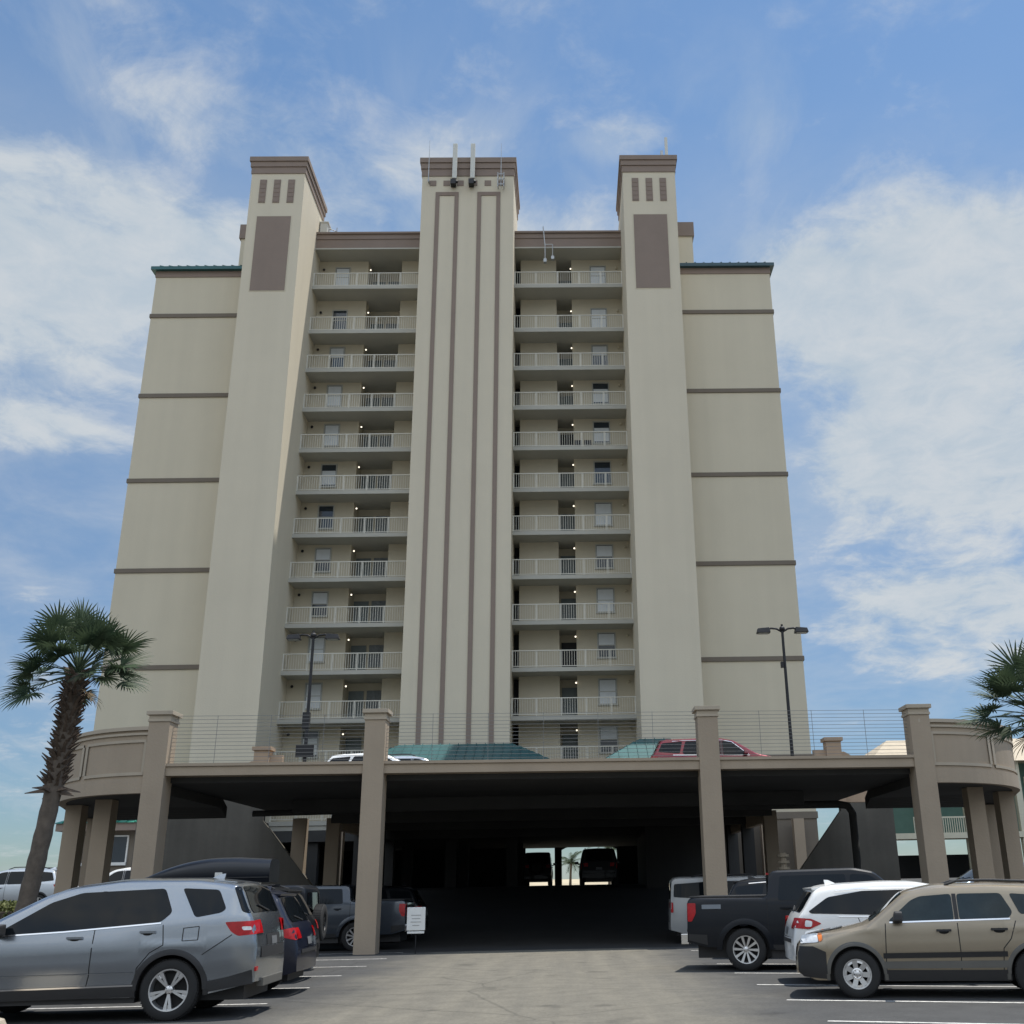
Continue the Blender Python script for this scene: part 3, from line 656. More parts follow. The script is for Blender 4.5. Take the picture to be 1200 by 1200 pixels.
# beach house on stilts, far right
HO = (26.5, 70, 1.5)
house = thing('beach_house', 'green and cream stilted beach house seen beyond the right ramp', 'house', HO)
SID = M('green_siding', (.09,.17,.14), .8, var=.1); CRM = M('cream_trim', (.55,.53,.42), .8, var=.06)
def hp(b, n, m, p=None, **k): return b.build(n, m, p or house, HO, **k)
hp(MB().box(20.2, 36, 71.5, 82, 4.6, 9.0), 'wall', SID)
b = MB(); v = [(19.4,69.6,9.0),(36.8,69.6,9.0),(36.8,83,9.0),(19.4,83,9.0),(22.6,76,11.2),(33,76,11.2)]; b.add(v,[(0,1,5,4),(1,2,5),(2,3,4,5),(3,0,4),(3,2,1,0)]); hp(b, 'roof', M('tan_roof', (.42,.36,.27), .8, var=.1))
hp(MB().box(20.2, 36, 69.9, 71.5, 4.25, 4.6), 'balcony_floor', CRM)
for x in (20.5, 23.4, 25.6, 28.3, 29.1, 32): hp(MB().box(x-.2,x+.2,70,70.4,1.2,9.0), 'stilt', CRM)
for x in (24.4, 27.0): hp(MB().box(x-.2,x+.2,74,74.4,1.2,4.6), 'stilt', CRM)
b = MB(); b.box(22, 26, 70.0, 70.06, 5.5, 5.6)
for k in range(28): b.box(22+.145*k, 22.05+.145*k, 70.01, 70.05, 4.6, 5.5)
hp(b, 'balcony_railing', CRM)
for xa in (27.0, 30.2):
    f = hp(MB().box(xa-.1,xa+1.3,71.4,71.5,5.3,5.45).box(xa-.1,xa+1.3,71.4,71.5,6.5,6.62).box(xa-.1,xa+1.3,71.4,71.5,8.0,8.12).box(xa-.1,xa,71.42,71.5,5.45,8.0).box(xa+1.2,xa+1.3,71.42,71.5,5.45,8.0), 'window', CRM); hp(MB().box(xa,xa+1.2,71.45,71.48,5.45,8.0), 'pane', GLASSW, f)
hp(MB().box(22.5, 30.5, 76, 80, 1.2, 3.4), 'ground_storage', DARK)
hp(MB().box(22.6,24.2,71.44,71.49,4.65,6.9), 'door', DARK)

# folding chairs left out on one walkway
for i, (x, lab) in enumerate(((.75, 'dark folding chair nearest the open dark door, on the fifth walkway'), (1.35, 'dark folding chair nearest the window, on the fifth walkway'))):
    t = thing('folding_chair', lab, 'chair', (x, 60.75, ZF[4]), 0, 'chairs on the fifth walkway')
    MB().box(-.23,.23,-.22,.22,.40,.44).build('seat', BLACKM, t); MB().hexa([(-.23,.2,.44),(.23,.2,.44),(.23,.24,.44),(-.23,.24,.44)],[(-.23,.34,.92),(.23,.34,.92),(.23,.38,.92),(-.23,.38,.92)]).build('backrest', BLACKM, t)
    for sx in (-.21,.21):
        for sy in (-.2,.2): MB().bar((sx,sy,0),(sx,-sy*.8,.41),.014).build('leg', BLACKM, t)

# ------------------------------------------------------------------ vehicles
def lerp_keys(keys, x):
    if x >= keys[0][0]: return keys[0][1]
    for (a, za), (b, zb) in zip(keys[:-1], keys[1:]):
        if b <= x <= a: return za if a == b else za+(zb-za)*(a-x)/(a-b)
    return keys[-1][1]
class Car:
    """x forward, y left, z up, origin on the ground midway between the axles; keys run front to rear"""
    def __init__(s, S):
        s.S = S; s.top = S['top']; s.W = S['W']; s.belt = S['belt']; s.xf = S['wb']/2; s.xr = -S['wb']/2
        s.ra = S['arch']; s.za = S['tyre']; s.low = S['low']; s.x0 = s.top[0][0]; s.x1 = s.top[-1][0]
        s.tum = S.get('tumble', .32); s.crown = S.get('crown', .035); s.rnd = S.get('round', .09)
        s.kf = S.get('kf', .20); s.kr = S.get('kr', .12); s.df = S.get('df', .75); s.dr = S.get('dr', .5)
        # dense smoothed roofline
        P = []
        for (a, za), (b, zb) in zip(s.top[:-1], s.top[1:]):
            n = max(1, int(math.hypot(a-b, za-zb)/.035))
            for k in range(n): P.append((a+(b-a)*k/n, za+(zb-za)*k/n))
        P.append(s.top[-1]); w = S.get('smooth', 3); Q = []
        for i in range(len(P)):
            k = min(w, i, len(P)-1-i); seg = P[i-k:i+k+1]; Q.append((sum(p[0] for p in seg)/len(seg), sum(p[1] for p in seg)/len(seg)))
        s.tops = Q
    def zu(s, x): return lerp_keys(s.tops, x)
    def zb(s, x): return min(lerp_keys(s.belt, x), s.zu(x)-.02)
    def zl(s, x):
        z = lerp_keys(s.low, x)
        for xa in (s.xf, s.xr):
            d = abs(x-xa)
            if d < s.ra: z = max(z, s.za+math.sqrt(s.ra**2-d*d))
        return z
    def Y(s, x, z, rnd=True):
        zb = s.zb(x); hw = s.W/2
        t = max(0, 1-(s.x0-x)/s.df); hw *= 1-s.kf*t**2.4
        t = max(0, 1-(x-s.x1)/s.dr); hw *= 1-s.kr*t**2.4
        z0 = .3
        if z < zb:
            u = (z-z0)/max(.2, zb-z0); p = 1-.07*(max(0, .45-u)/.45)**1.5-.035*(max(0, u-.62)/.38)**1.6
            y = hw*p
            c = s.S.get('crease')
            if c: y += .010*math.exp(-((z-c-.42)/.05)**2)-.018*math.exp(-((z-c)/.075)**2)
        else: y = hw*.965-(z-zb)*s.tum
        if rnd:
            d = s.zu(x)-z
            if d < s.rnd: q = 1-max(0, d)/s.rnd; y -= s.rnd*.75*(1-math.sqrt(max(0, 1-q*q)))
        return max(.05, y)
    def shell(s):
        b = MB(); xs = set(x for x, z in s.tops)
        for xa in (s.xf, s.xr):
            for k in range(0, 19): xs.add(xa+s.ra*math.cos(math.pi*k/18))
            xs.add(xa+s.ra+.002); xs.add(xa-s.ra-.002)
        xs = sorted((x for x in xs if s.x1 <= x <= s.x0), reverse=True)
        X = [xs[0]]
        for x in xs[1:]:
            if X[-1]-x > .0015: X.append(x)
        NB, NA, NC = 9, 9, 4; sec = []
        for x in X:
            zl = min(s.zl(x), s.zu(x)-.05); zu = s.zu(x); zb = max(min(s.zb(x), zu-.02), zl+.01); col = []
            for k in range(NB): z = zl+(zb-zl)*k/NB; col.append((x, s.Y(x, z), z))
            for k in range(NA):
                u = k/NA; u = 1-(1-u)**1.35; z = zb+(zu-zb)*u; col.append((x, s.Y(x, z), z))
            ye = s.Y(x, zu); col.append((x, ye, zu))
            sec.append((col, ye, zu))
        rows = []
        for i, (col, ye, zu) in enumerate(sec):
            strip = []
            for k in range(1, 2*NC):
                u = 1-k/NC; strip.append(s.top_pt_i(X, sec, i, u, 0))
            rows.append(col+strip+[(x, -y, z) for x, y, z in reversed(col)])
        b.grid(rows)
        for end, sg in ((0, 1), (-1, -1)):     # bumper faces
            col = sec[end][0]; n = 6; R = []
            for (x, y, z) in col: R.append([(x+sg*.05*(1-(1-2*k/n)**2), y*(1-2*k/n), z) for k in range(n+1)])
            b.grid(R)
        return b
    def top_pt_i(s, X, sec, i, u, off):
        a = max(0, i-1); c = min(len(X)-1, i+1); dx = X[c]-X[a]; dz = sec[c][2]-sec[a][2]; l = math.hypot(dx, dz) or 1
        nx, nz = dz/l, -dx/l; h = s.crown*(1-u*u)+off
        return (X[i]+nx*h, sec[i][1]*u, sec[i][2]+nz*h)
    def top_pt(s, x, u, off=0.0):
        e = .012; dx = -2*e; dz = s.zu(x-e)-s.zu(x+e); l = math.hypot(dx, dz); nx, nz = dz/l, -dx/l; zu = s.zu(x)
        h = s.crown*(1-u*u)+off; return (x+nx*h, s.Y(x, zu)*u, zu+nz*h)
    def top_patch(s, b, xa, xb, ua, ub, off=.006, ub2=None, n=8, m=8, corner=0):
        rows = []
        for i in range(n+1):
            f = i/n; x = xa+(xb-xa)*f; u0, u1 = ua, ub
            if corner and (f < corner or f > 1-corner):
                q = (corner-min(f, 1-f))/corner; sh = .06*(1-math.sqrt(max(0, 1-q*q))); u0, u1 = ua+sh, ub-sh
            rows.append([s.top_pt(x, u0+(u1-u0)*k/m, off) for k in range(m+1)])
        return b.grid(rows)
    def x_at(s, z, rear=True):   # x on the nose or tail where the outline is at height z
        P = s.tops if not rear else list(reversed(s.tops))
        for (a, za), (c, zc) in zip(P[:-1], P[1:]):
            if za <= z <= zc: return a if zc == za else a+(c-a)*(z-za)/(zc-za)
        return P[0][0]
    def side_patch(s, b, poly, sides=(1, -1), off=.006, step=.09, rnd=True):
        bm = bmesh.new(); f = bm.faces.new([bm.verts.new((x, 0, z)) for x, z in poly])
        xs = [p[0] for p in poly]; zs = [p[1] for p in poly]
        for lo, hi, no in ((min(xs), max(xs), (1,0,0)), (min(zs), max(zs), (0,0,1))):
            k = math.floor(lo/step)+1
            while k*step < hi:
                bmesh.ops.bisect_plane(bm, geom=bm.verts[:]+bm.edges[:]+bm.faces[:], plane_co=(no[0]*k*step, 0, no[2]*k*step), plane_no=no); k += 1
        bmesh.ops.triangulate(bm, faces=[f for f in bm.faces if len(f.verts) > 4])
        bm.verts.index_update()
        for sd in sides:
            b.add([(v.co.x, sd*(s.Y(v.co.x, v.co.z, rnd)+off), v.co.z) for v in bm.verts], [tuple(v.index for v in f.verts) for f in bm.faces])
        bm.free(); return b
    def ribbon(s, b, pts, w=.012, sides=(1, -1), off=.002):
        for (xa, za), (xb, zb) in zip(pts[:-1], pts[1:]):
            d = math.hypot(xb-xa, zb-za); n = max(1, int(d/.08)); ux, uz = -(zb-za)/d*w/2, (xb-xa)/d*w/2
            for sd in sides:
                rows = []
                for k in range(n+1):
                    x = xa+(xb-xa)*k/n; z = za+(zb-za)*k/n; rows.append([(x+ux, sd*(s.Y(x+ux, z+uz)+off), z+uz), (x-ux, sd*(s.Y(x-ux, z-uz)+off), z-uz)])
                b.grid(rows)
    def arch_ring(s, b, xa, w, sides=(1, -1), off=.014, zmin=None):
        n = 22
        for sd in sides:
            rows = []
            for k in range(n+1):
                t = math.pi*k/n; pts = []
                for r in (s.ra-.012, s.ra+w*.5, s.ra+w):
                    x = xa+r*math.cos(t); z = s.za+r*math.sin(t); pts.append((x, sd*(s.Y(x, min(z, s.zu(x)-.02), False)+(off if r < s.ra+w else .001)), z))
                pts.insert(0, (pts[0][0], pts[0][1]-sd*.08, pts[0][2])); rows.append(pts)
            b.grid(rows)
            for x_ in (xa-s.ra, xa+s.ra):  # down to the sill
                sg = 1 if x_ > xa else -1; zl = lerp_keys(s.low, x_)
                R = []
                for z in (zl, s.za): R.append([(x_, sd*(s.Y(x_, z, False)+off), z), (x_+sg*w, sd*(s.Y(x_+sg*w, z, False)+off), z)])
                b.grid(R)
def S_get(S, k): return S.get(k)
def rounded(poly, r=.05, n=3):
    out = []; N = len(poly)
    for i in range(N):
        p0 = Vector(poly[i-1]); p = Vector(poly[i]); p1 = Vector(poly[(i+1) % N]); a = (p0-p); c = (p1-p)
        rr = min(r, a.length*.45, c.length*.45); A = p+a.normalized()*rr; B = p+c.normalized()*rr
        for k in range(n+1):
            t = k/n; q = A*(1-t)**2+p*2*t*(1-t)+B*t*t; out.append((q.x, q.y))
    return out
WHEELS = {}
def wheel_parts(tr, rr, style, wd=.235):
    key = (tr, rr, style)
    if key in WHEELS: return WHEELS[key]
    h = wd/2; b = MB()
    b.lathe([(rr-.01, -h*.9), (rr+.012, -h), (tr-.05, -h*1.02), (tr-.012, -h*.86), (tr, -h*.6), (tr, h*.6), (tr-.012, h*.86), (tr-.05, h*1.02), (rr+.012, h), (rr-.01, h*.9)], axis='y', n=40)
    for k in range(60):   # tread blocks
        t = 2*math.pi*k/60; c, s_ = math.cos(t), math.sin(t); c2, s2 = math.cos(t+.05), math.sin(t+.05)
        b.hexa([(c*tr*.99, -h*.75, s_*tr*.99), (c2*tr*.99, -h*.75, s2*tr*.99), (c2*tr*.99, h*.75, s2*tr*.99), (c*tr*.99, h*.75, s_*tr*.99)], [(c*(tr+.006), -h*.75, s_*(tr+.006)), (c2*(tr+.006), -h*.75, s2*(tr+.006)), (c2*(tr+.006), h*.75, s2*(tr+.006)), (c*(tr+.006), h*.75, s_*(tr+.006))])
    r = MB(); y = h*.80
    r.m(0).lathe([(rr, y+.022), (rr-.018, y+.02), (rr-.03, y-.03), (rr-.035, -h*.8), (rr, -h*.9)], axis='y', n=40)
    r.m(1).lathe([(rr-.03, y-.09), (0.0, y-.09)], axis='y', n=24)
    r.m(0).lathe([(.0, y+.012), (.03, y+.012), (.055, y), (.065, y-.05)], axis='y', n=20)
    n = {'five': 5, 'ten': 10, 'six': 7, 'steel': 7}.get(style, 5)
    def spoke(t0, w0, w1, tilt=0.0):
        u = lambda rad, tt, yy, : (rad*math.cos(tt), yy, rad*math.sin(tt))
        ri, ro = .05, rr-.02; p = []
        for rad, wv, tt in ((ri, w0, t0), (ro, w1, t0+tilt)):
            for dy, dt in ((0, -1), (0, 1), (-.04, 1), (-.04, -1)): p.append(u(rad, tt+dt*wv/rad, y-.002+dy+(0.01 if rad == ro else -.004)))
        r.hexa([p[0], p[1], p[2], p[3]], [p[4], p[5], p[6], p[7]])
    for k in range(n):
        t = 2*math.pi*k/n+math.pi/2
        if style == 'five':
            spoke(t-.09, .012, .022, -.06); spoke(t+.09, .012, .022, .06)
            r.hexa(*[[(q*math.cos(t+dt), y-.012+dy, q*math.sin(t+dt)) for dt, dy in ((-.2,0),(.2,0),(.2,-.03),(-.2,-.03))] for q in (rr*.72, rr-.02)])
        elif style == 'ten': spoke(t, .011, .016, .09); spoke(t+.22, .009, .013, -.03)
        else:
            spoke(t, .035, .04, 0)
    if style in ('six', 'steel'):
        r.lathe([(rr-.02, y-.002), (rr*.74, y+.004), (rr*.72, y-.03)], axis='y', n=32); r.lathe([(rr*.4, y+.0), (rr*.3, y+.006), (.05, y-.0)], axis='y', n=24)
    for k in range(5):
        t = 2*math.pi*k/5; r.m(1).bar((.045*math.cos(t), y-.01, .045*math.sin(t)), (.045*math.cos(t), y+.014, .045*math.sin(t)), .007, 6)
    WHEELS[key] = (b, r); return WHEELS[key]
def add_wheels(C, root, style, rim_mat=None, rr=None, wd=.235):
    S = C.S; tr = S['tyre']; rr = rr or S['rim']; tb, rb = wheel_parts(tr, rr, style, wd); first = None
    for xa in (C.xf, C.xr):
        for sd in (1, -1):
            if first is None:
                w = tb.build('wheel', TYRE, root, smooth=True, angle=40); r = rb.build('rim', [rim_mat or ALLOY, SEAM], w, smooth=True, angle=30); first = w
            else: w = dup_part(first, root)
            w.location = (xa, sd*(C.W/2-wd/2-.02), tr); w.rotation_euler = (0, RNG.uniform(0, 1), 0 if sd > 0 else math.pi)
def car(name, label, cat, S, loc, heading, group=None, z=0.0):
    """S holds the outline and a list of details"""
    C = Car(S); root = thing(name, label, cat, (loc[0], loc[1], z), heading, group); sc = S.get('scale', 1); root.scale = (sc, sc, sc)
    P = S['paint']; gl = S.get('glass', GLASSC)
    body = C.shell().build('body', P, root, smooth=True, angle=28)
    b = MB(); hw = C.W/2-.30; b.box(C.x1+.18, C.x0-.2, -hw, hw, .24, .62)
    b.box(C.xr-C.ra-.05, C.xf+C.ra-.1, -hw-.0, hw, .62, .80); b.box(C.xr+C.ra+.02, C.xf-C.ra-.02, -C.W/2+.12, C.W/2-.12, .24, .5)
    if S.get('hitch'): b.box(C.x1-.22, C.x1+.3, -.04, .04, .42, .5)
    b.build('underbody', TRIM, root)
    w = MB(); 
    for x_, y_, z_ in ((0,0,0),): pass
    for poly in S['side_glass']:
        for sd in (1, -1): g = MB(); C.side_patch(g, rounded(poly, .05), (sd,), off=.007); g.build('side_window', gl, root, smooth=True)
    if S.get('pillar'):
        for poly in S['pillar']:
            for sd in (1, -1): g = MB(); C.side_patch(g, poly, (sd,), off=.004); g.build('pillar_trim', TRIM, root, smooth=True)
    if S.get('wind'):
        xa, xb = S['wind']; g = MB(); C.top_patch(g, xa, xb, -.90, .90, .006, corner=.15, n=10); ws = g.build('windshield', gl, root, smooth=True)
        if S.get('wiper_f', 1):
            q = MB()
            for u0, u1 in ((-.7, -.1), (.0, .62)): q.bar(C.top_pt(xa-.03, u0, .015), C.top_pt(xa-.14, u1, .015), .009, 5)
            q.build('wiper', TRIM, ws)
    if S.get('rear_glass'):
        za, zb_ = S['rear_glass']; xa, xb = C.x_at(zb_), C.x_at(za); uu = S.get('rg_u', .88); g = MB(); C.top_patch(g, xa, xb, -uu, uu, .008, corner=.2, n=10); rg = g.build('rear_window', GLASSC, root, smooth=True)
        if S.get('wiper', 1): q = MB(); q.bar(C.top_pt(xb+.0, 0, .02), C.top_pt(xb+(xa-xb)*.25, .55, .022), .012, 5); q.build('wiper', TRIM, rg)
        if S.get('rg_wrap'):   # glass carried round to the flank
            
            for sd in (1, -1): g = MB(); C.side_patch(g, rounded(S['rg_wrap'], .04), (sd,), off=.012, step=.025); g.build('corner_glass', GLASSC, root, smooth=True)
    if S.get('spoiler'):
        za, zb_ = S['spoiler']; xr_ = C.x_at(zb_); b = MB(); hy = C.Y(xr_, zb_, False)*.9
        b.hexa([(xr_+.22, -hy, zb_+.0), (xr_-.10, -hy*.95, zb_-.03), (xr_-.10, hy*.95, zb_-.03), (xr_+.22, hy, zb_+.0)], [(xr_+.22, -hy, zb_+.05), (xr_-.12, -hy*.95, zb_+.012), (xr_-.12, hy*.95, zb_+.012), (xr_+.22, hy, zb_+.05)]); b.build('spoiler', S.get('spoiler_mat', P), root, bevel=.012)
    # doors: proud skins with dark gaps and a handle
    for (pts, hx, hz) in S.get('doors', ()):
        for sd in (1, -1):
            g = MB(); g.m(1); C.ribbon(g, pts+[pts[0]] if S.get('closed') else pts, .013, (sd,), .0025)
            d = g.build('door', [P, SEAM], root)
            h = MB(); y = C.Y(hx, hz); h.m(1).ball((hx, sd*(y+.001), hz-.012), .075, .008, .035, 12, 6).m(0).box(hx-.105, hx+.105, min(sd*(y+.03), sd*(y+.045)), max(sd*(y+.03), sd*(y+.045)), hz-.008, hz+.022)
            for q in (-.09, .09): h.box(hx+q-.018, hx+q+.018, min(sd*y, sd*(y+.04)), max(sd*y, sd*(y+.04)), hz-.008, hz+.022)
            h.build('handle', [S.get('handle', P), SEAM], d, bevel=.006)
    # trim strips: (polygon, material)
    for nm, poly, mt in S.get('patches', ()):
        for sd in (1, -1): g = MB(); C.side_patch(g, poly, (sd,), off=S.get('patch_off', .009)); g.build(nm, mt, root, smooth=True)
    for nm, pts, wd, mt in S.get('strips', ()):
        for sd in (1, -1): g = MB(); C.ribbon(g, pts, wd, (sd,), .011); g.build(nm, mt, root, smooth=True)
    if S.get('arch_trim'):
        for xa in (C.xf, C.xr):
            for sd in (1, -1): g = MB(); C.arch_ring(g, xa, S['arch_w'] if S.get('arch_w') else .07, (sd,)); g.build('arch_trim', S['arch_trim'], root, smooth=True)
    for poly, mt in S.get('side_lamps', ()):
        for sd in (1, -1):
            g = MB(); C.side_patch(g, rounded(poly, .03), (sd,), .016 if mt is LCLR else .012, .05); g.build('tail_lamp' if poly[0][0] < 0 else 'headlamp', mt, root, smooth=True)
    # patches on the nose and tail: (name, z0, z1, u0, u1, material, offset)
    for nm, z0, z1, u0, u1, mt, off in S.get('tail', ()):
        g = MB(); C.top_patch(g, C.x_at(z1), C.x_at(z0), u0, u1, off, n=6); g.build(nm, mt, root, smooth=True)
    for nm, z0, z1, u0, u1, mt, off in S.get('nose', ()):
        g = MB(); C.top_patch(g, C.x_at(z0, False), C.x_at(z1, False), u0, u1, off, n=6); g.build(nm, mt, root, smooth=True)
    for nm, bx, mt in S.get('boxes', ()):
        MB().box(*bx).build(nm, mt, root, bevel=.012)
    # mirrors
    if S.get('mirror'):
        mx, mz = S['mirror']
        for sd in (1, -1):
            y = C.Y(mx, mz); g = MB(); g.hexa([(mx-.10, sd*(y+.06), mz+.0), (mx+.06, sd*(y+.08), mz+.0), (mx+.04, sd*(y+.27), mz+.02), (mx-.10, sd*(y+.27), mz+.02)], [(mx-.10, sd*(y+.07), mz+.16), (mx+.02, sd*(y+.08), mz+.16), (mx+.0, sd*(y+.25), mz+.14), (mx-.10, sd*(y+.25), mz+.14)])
            g.box(mx-.06, mx+.04, min(sd*(y-.02), sd*(y+.1)), max(sd*(y-.02), sd*(y+.1)), mz-.02, mz+.03); g.build('mirror', S.get('mirror_mat', P), root, bevel=.03)
    if S.get('rails'):
        xa, xb, mt = S['rails']
        for sd in (1, -1):
            pts = []
            for k in range(9):
                x = xa+(xb-xa)*k/8; h = .055 if 0 < k < 8 else .0; pts.append((x, sd*(C.Y(x, C.zu(x))*.93), C.zu(x)+h+.01))
            MB().tube(pts, .02, 8).build('roof_rail', mt, root, smooth=True)
    if S.get('fin'):
        x = S['fin']; z = C.zu(x)+C.crown-.01; MB().hexa([(x-.1, -.035, z), (x+.12, -.02, z), (x+.12, .02, z), (x-.1, .035, z)], [(x-.11, -.008, z+.075), (x-.03, -.006, z+.07), (x-.03, .006, z+.07), (x-.11, .008, z+.075)]).build('aerial_fin', P, root, bevel=.006)
    add_wheels(C, root, S.get('style', 'five'), S.get('rim_mat'))
    return root, C

# --- silver three-row suv ------------------------------------------------
SILVER = paint('silver_paint', (.27, .295, .325), .85, .24)
wb = 2.95; r0 = -wb/2
silver = dict(crease=.57, paint=SILVER, W=2.02, wb=wb, arch=.475, tyre=.405, rim=.278, style='five', tumble=.27,
    top=[(2.5,.62),(2.47,.92),(2.38,1.06),(2.05,1.15),(1.6,1.21),(1.3,1.27),(.48,1.69),(.12,1.81),(-.6,1.895),(-1.7,1.88),(-2.15,1.83),(-2.33,1.78),(-2.48,1.45),(-2.57,1.30),(-2.63,1.05),(-2.66,.78),(-2.64,.58)],
    low=[(2.5,.42),(2.3,.30),(1.9,.30),(-1.9,.32),(-2.3,.40),(-2.64,.48)], belt=[(2.5,1.0),(1.2,1.14),(-.6,1.20),(-1.2,1.27),(-2.0,1.33),(-2.7,1.36)],
    side_glass=[[(1.10,1.165),(.36,1.60),(-.05,1.725),(-1.24,1.765),(-1.40,1.44),(-1.26,1.31),(.1,1.215)],
                [(-1.49,1.765),(-2.03,1.735),(-2.17,1.47),(-2.10,1.42),(-1.74,1.36)]],
    pillar=[[(.36,1.215),(.30,1.23),(-.42,1.26),(-.42,1.74),(-.36,1.74)][:0] or [(-.30,1.245),(-.36,1.245),(-.40,1.74),(-.34,1.74)]],
    wind=(1.32,.42), rear_glass=(1.40,1.76), rg_u=.93, rg_wrap=[(-2.235,1.775),(-2.32,1.775),(-2.475,1.46),(-2.52,1.40),(-2.40,1.43)],
    spoiler=(1.7,1.83), doors=[([(-.34,1.22),(-.34,.62),(-.30,.40)],-.08,1.11),([(-1.30,1.27),(-1.34,1.0),(-1.16,.90),(-1.0,.70),(-.98,.45)],-1.10,1.17)],
    handle=SILVER, arch_trim=TRIM, arch_w=.065, patch_off=.010,
    patches=[('sill_cladding',[(1.0,.30),(1.0,.44),(-1.0,.46),(-1.0,.32)],TRIM),('bumper_cladding',[(-1.96,.36),(-1.96,.50),(-2.28,.56),(-2.60,.64),(-2.62,.46)],TRIM),
             ('front_cladding',[(2.46,.40),(2.3,.33),(1.98,.30),(1.98,.48),(2.4,.6)],TRIM)],
    strips=[('chrome_strip',[(1.0,.445),(-1.0,.475)],.022,CHROME),('body_crease',[(.95,.62),(-.95,.64)],.012,SILVER),('window_trim',[(1.13,1.155),(.1,1.20),(-1.27,1.295)],.018,CHROME),('fuel_flap',[(-1.60,1.05),(-1.60,1.22),(-1.82,1.24),(-1.82,1.06),(-1.60,1.05)],.008,SEAM),('bumper_seam',[(-1.90,.86),(-2.15,1.02),(-2.3,1.12)],.01,SEAM)],
    side_lamps=[([(-2.18,1.29),(-2.62,1.30),(-2.64,1.12),(-2.38,1.10),(-2.28,1.16)],LRED),([(-2.42,1.225),(-2.55,1.225),(-2.56,1.175),(-2.44,1.175)],LCLR),([(2.42,.98),(2.1,1.06),(2.1,.96),(2.44,.86)],LCLR)],
    tail=[('tail_lamp',1.12,1.30,.72,.995,LRED,.012),('tail_lamp',1.12,1.30,-.995,-.72,LRED,.012),('number_plate',.94,1.06,-.2,.2,PLATE,.012),('plate_recess',.90,1.1,-.5,.5,TRIM,.006),('lower_bumper',.60,.76,-.9,.9,TRIM,.012)],
    boxes=[('skid_plate',(-2.70,-2.6,-.6,.6,.40,.52),TRIMG),('reflector',(-2.66,-2.63,.78,.9,.62,.68),LRED)],
    mirror=(.98,1.165), rails=None, fin=-1.75, mirror_mat=TRIM)
def place(wx, wy, hd, S, rear=True, left=True):
    """ground point under one wheel -> origin"""
    f = Vector((math.cos(hd), math.sin(hd), 0)); l = Vector((-f.y, f.x, 0)); sc = S.get('scale', 1)
    p = Vector((wx, wy, 0)) - f*(S['wb']/2*sc*(-1 if rear else 1)) - l*((S['W']/2-.04)*sc*(1 if left else -1)); return (p.x, p.y)
HL = math.pi+math.radians(1.5)
car('parked_suv', 'silver three row suv with black arch trim nearest on the left', 'car', silver, place(-5.72, 16.45, HL, silver), HL, 'cars parked nose in on the left')

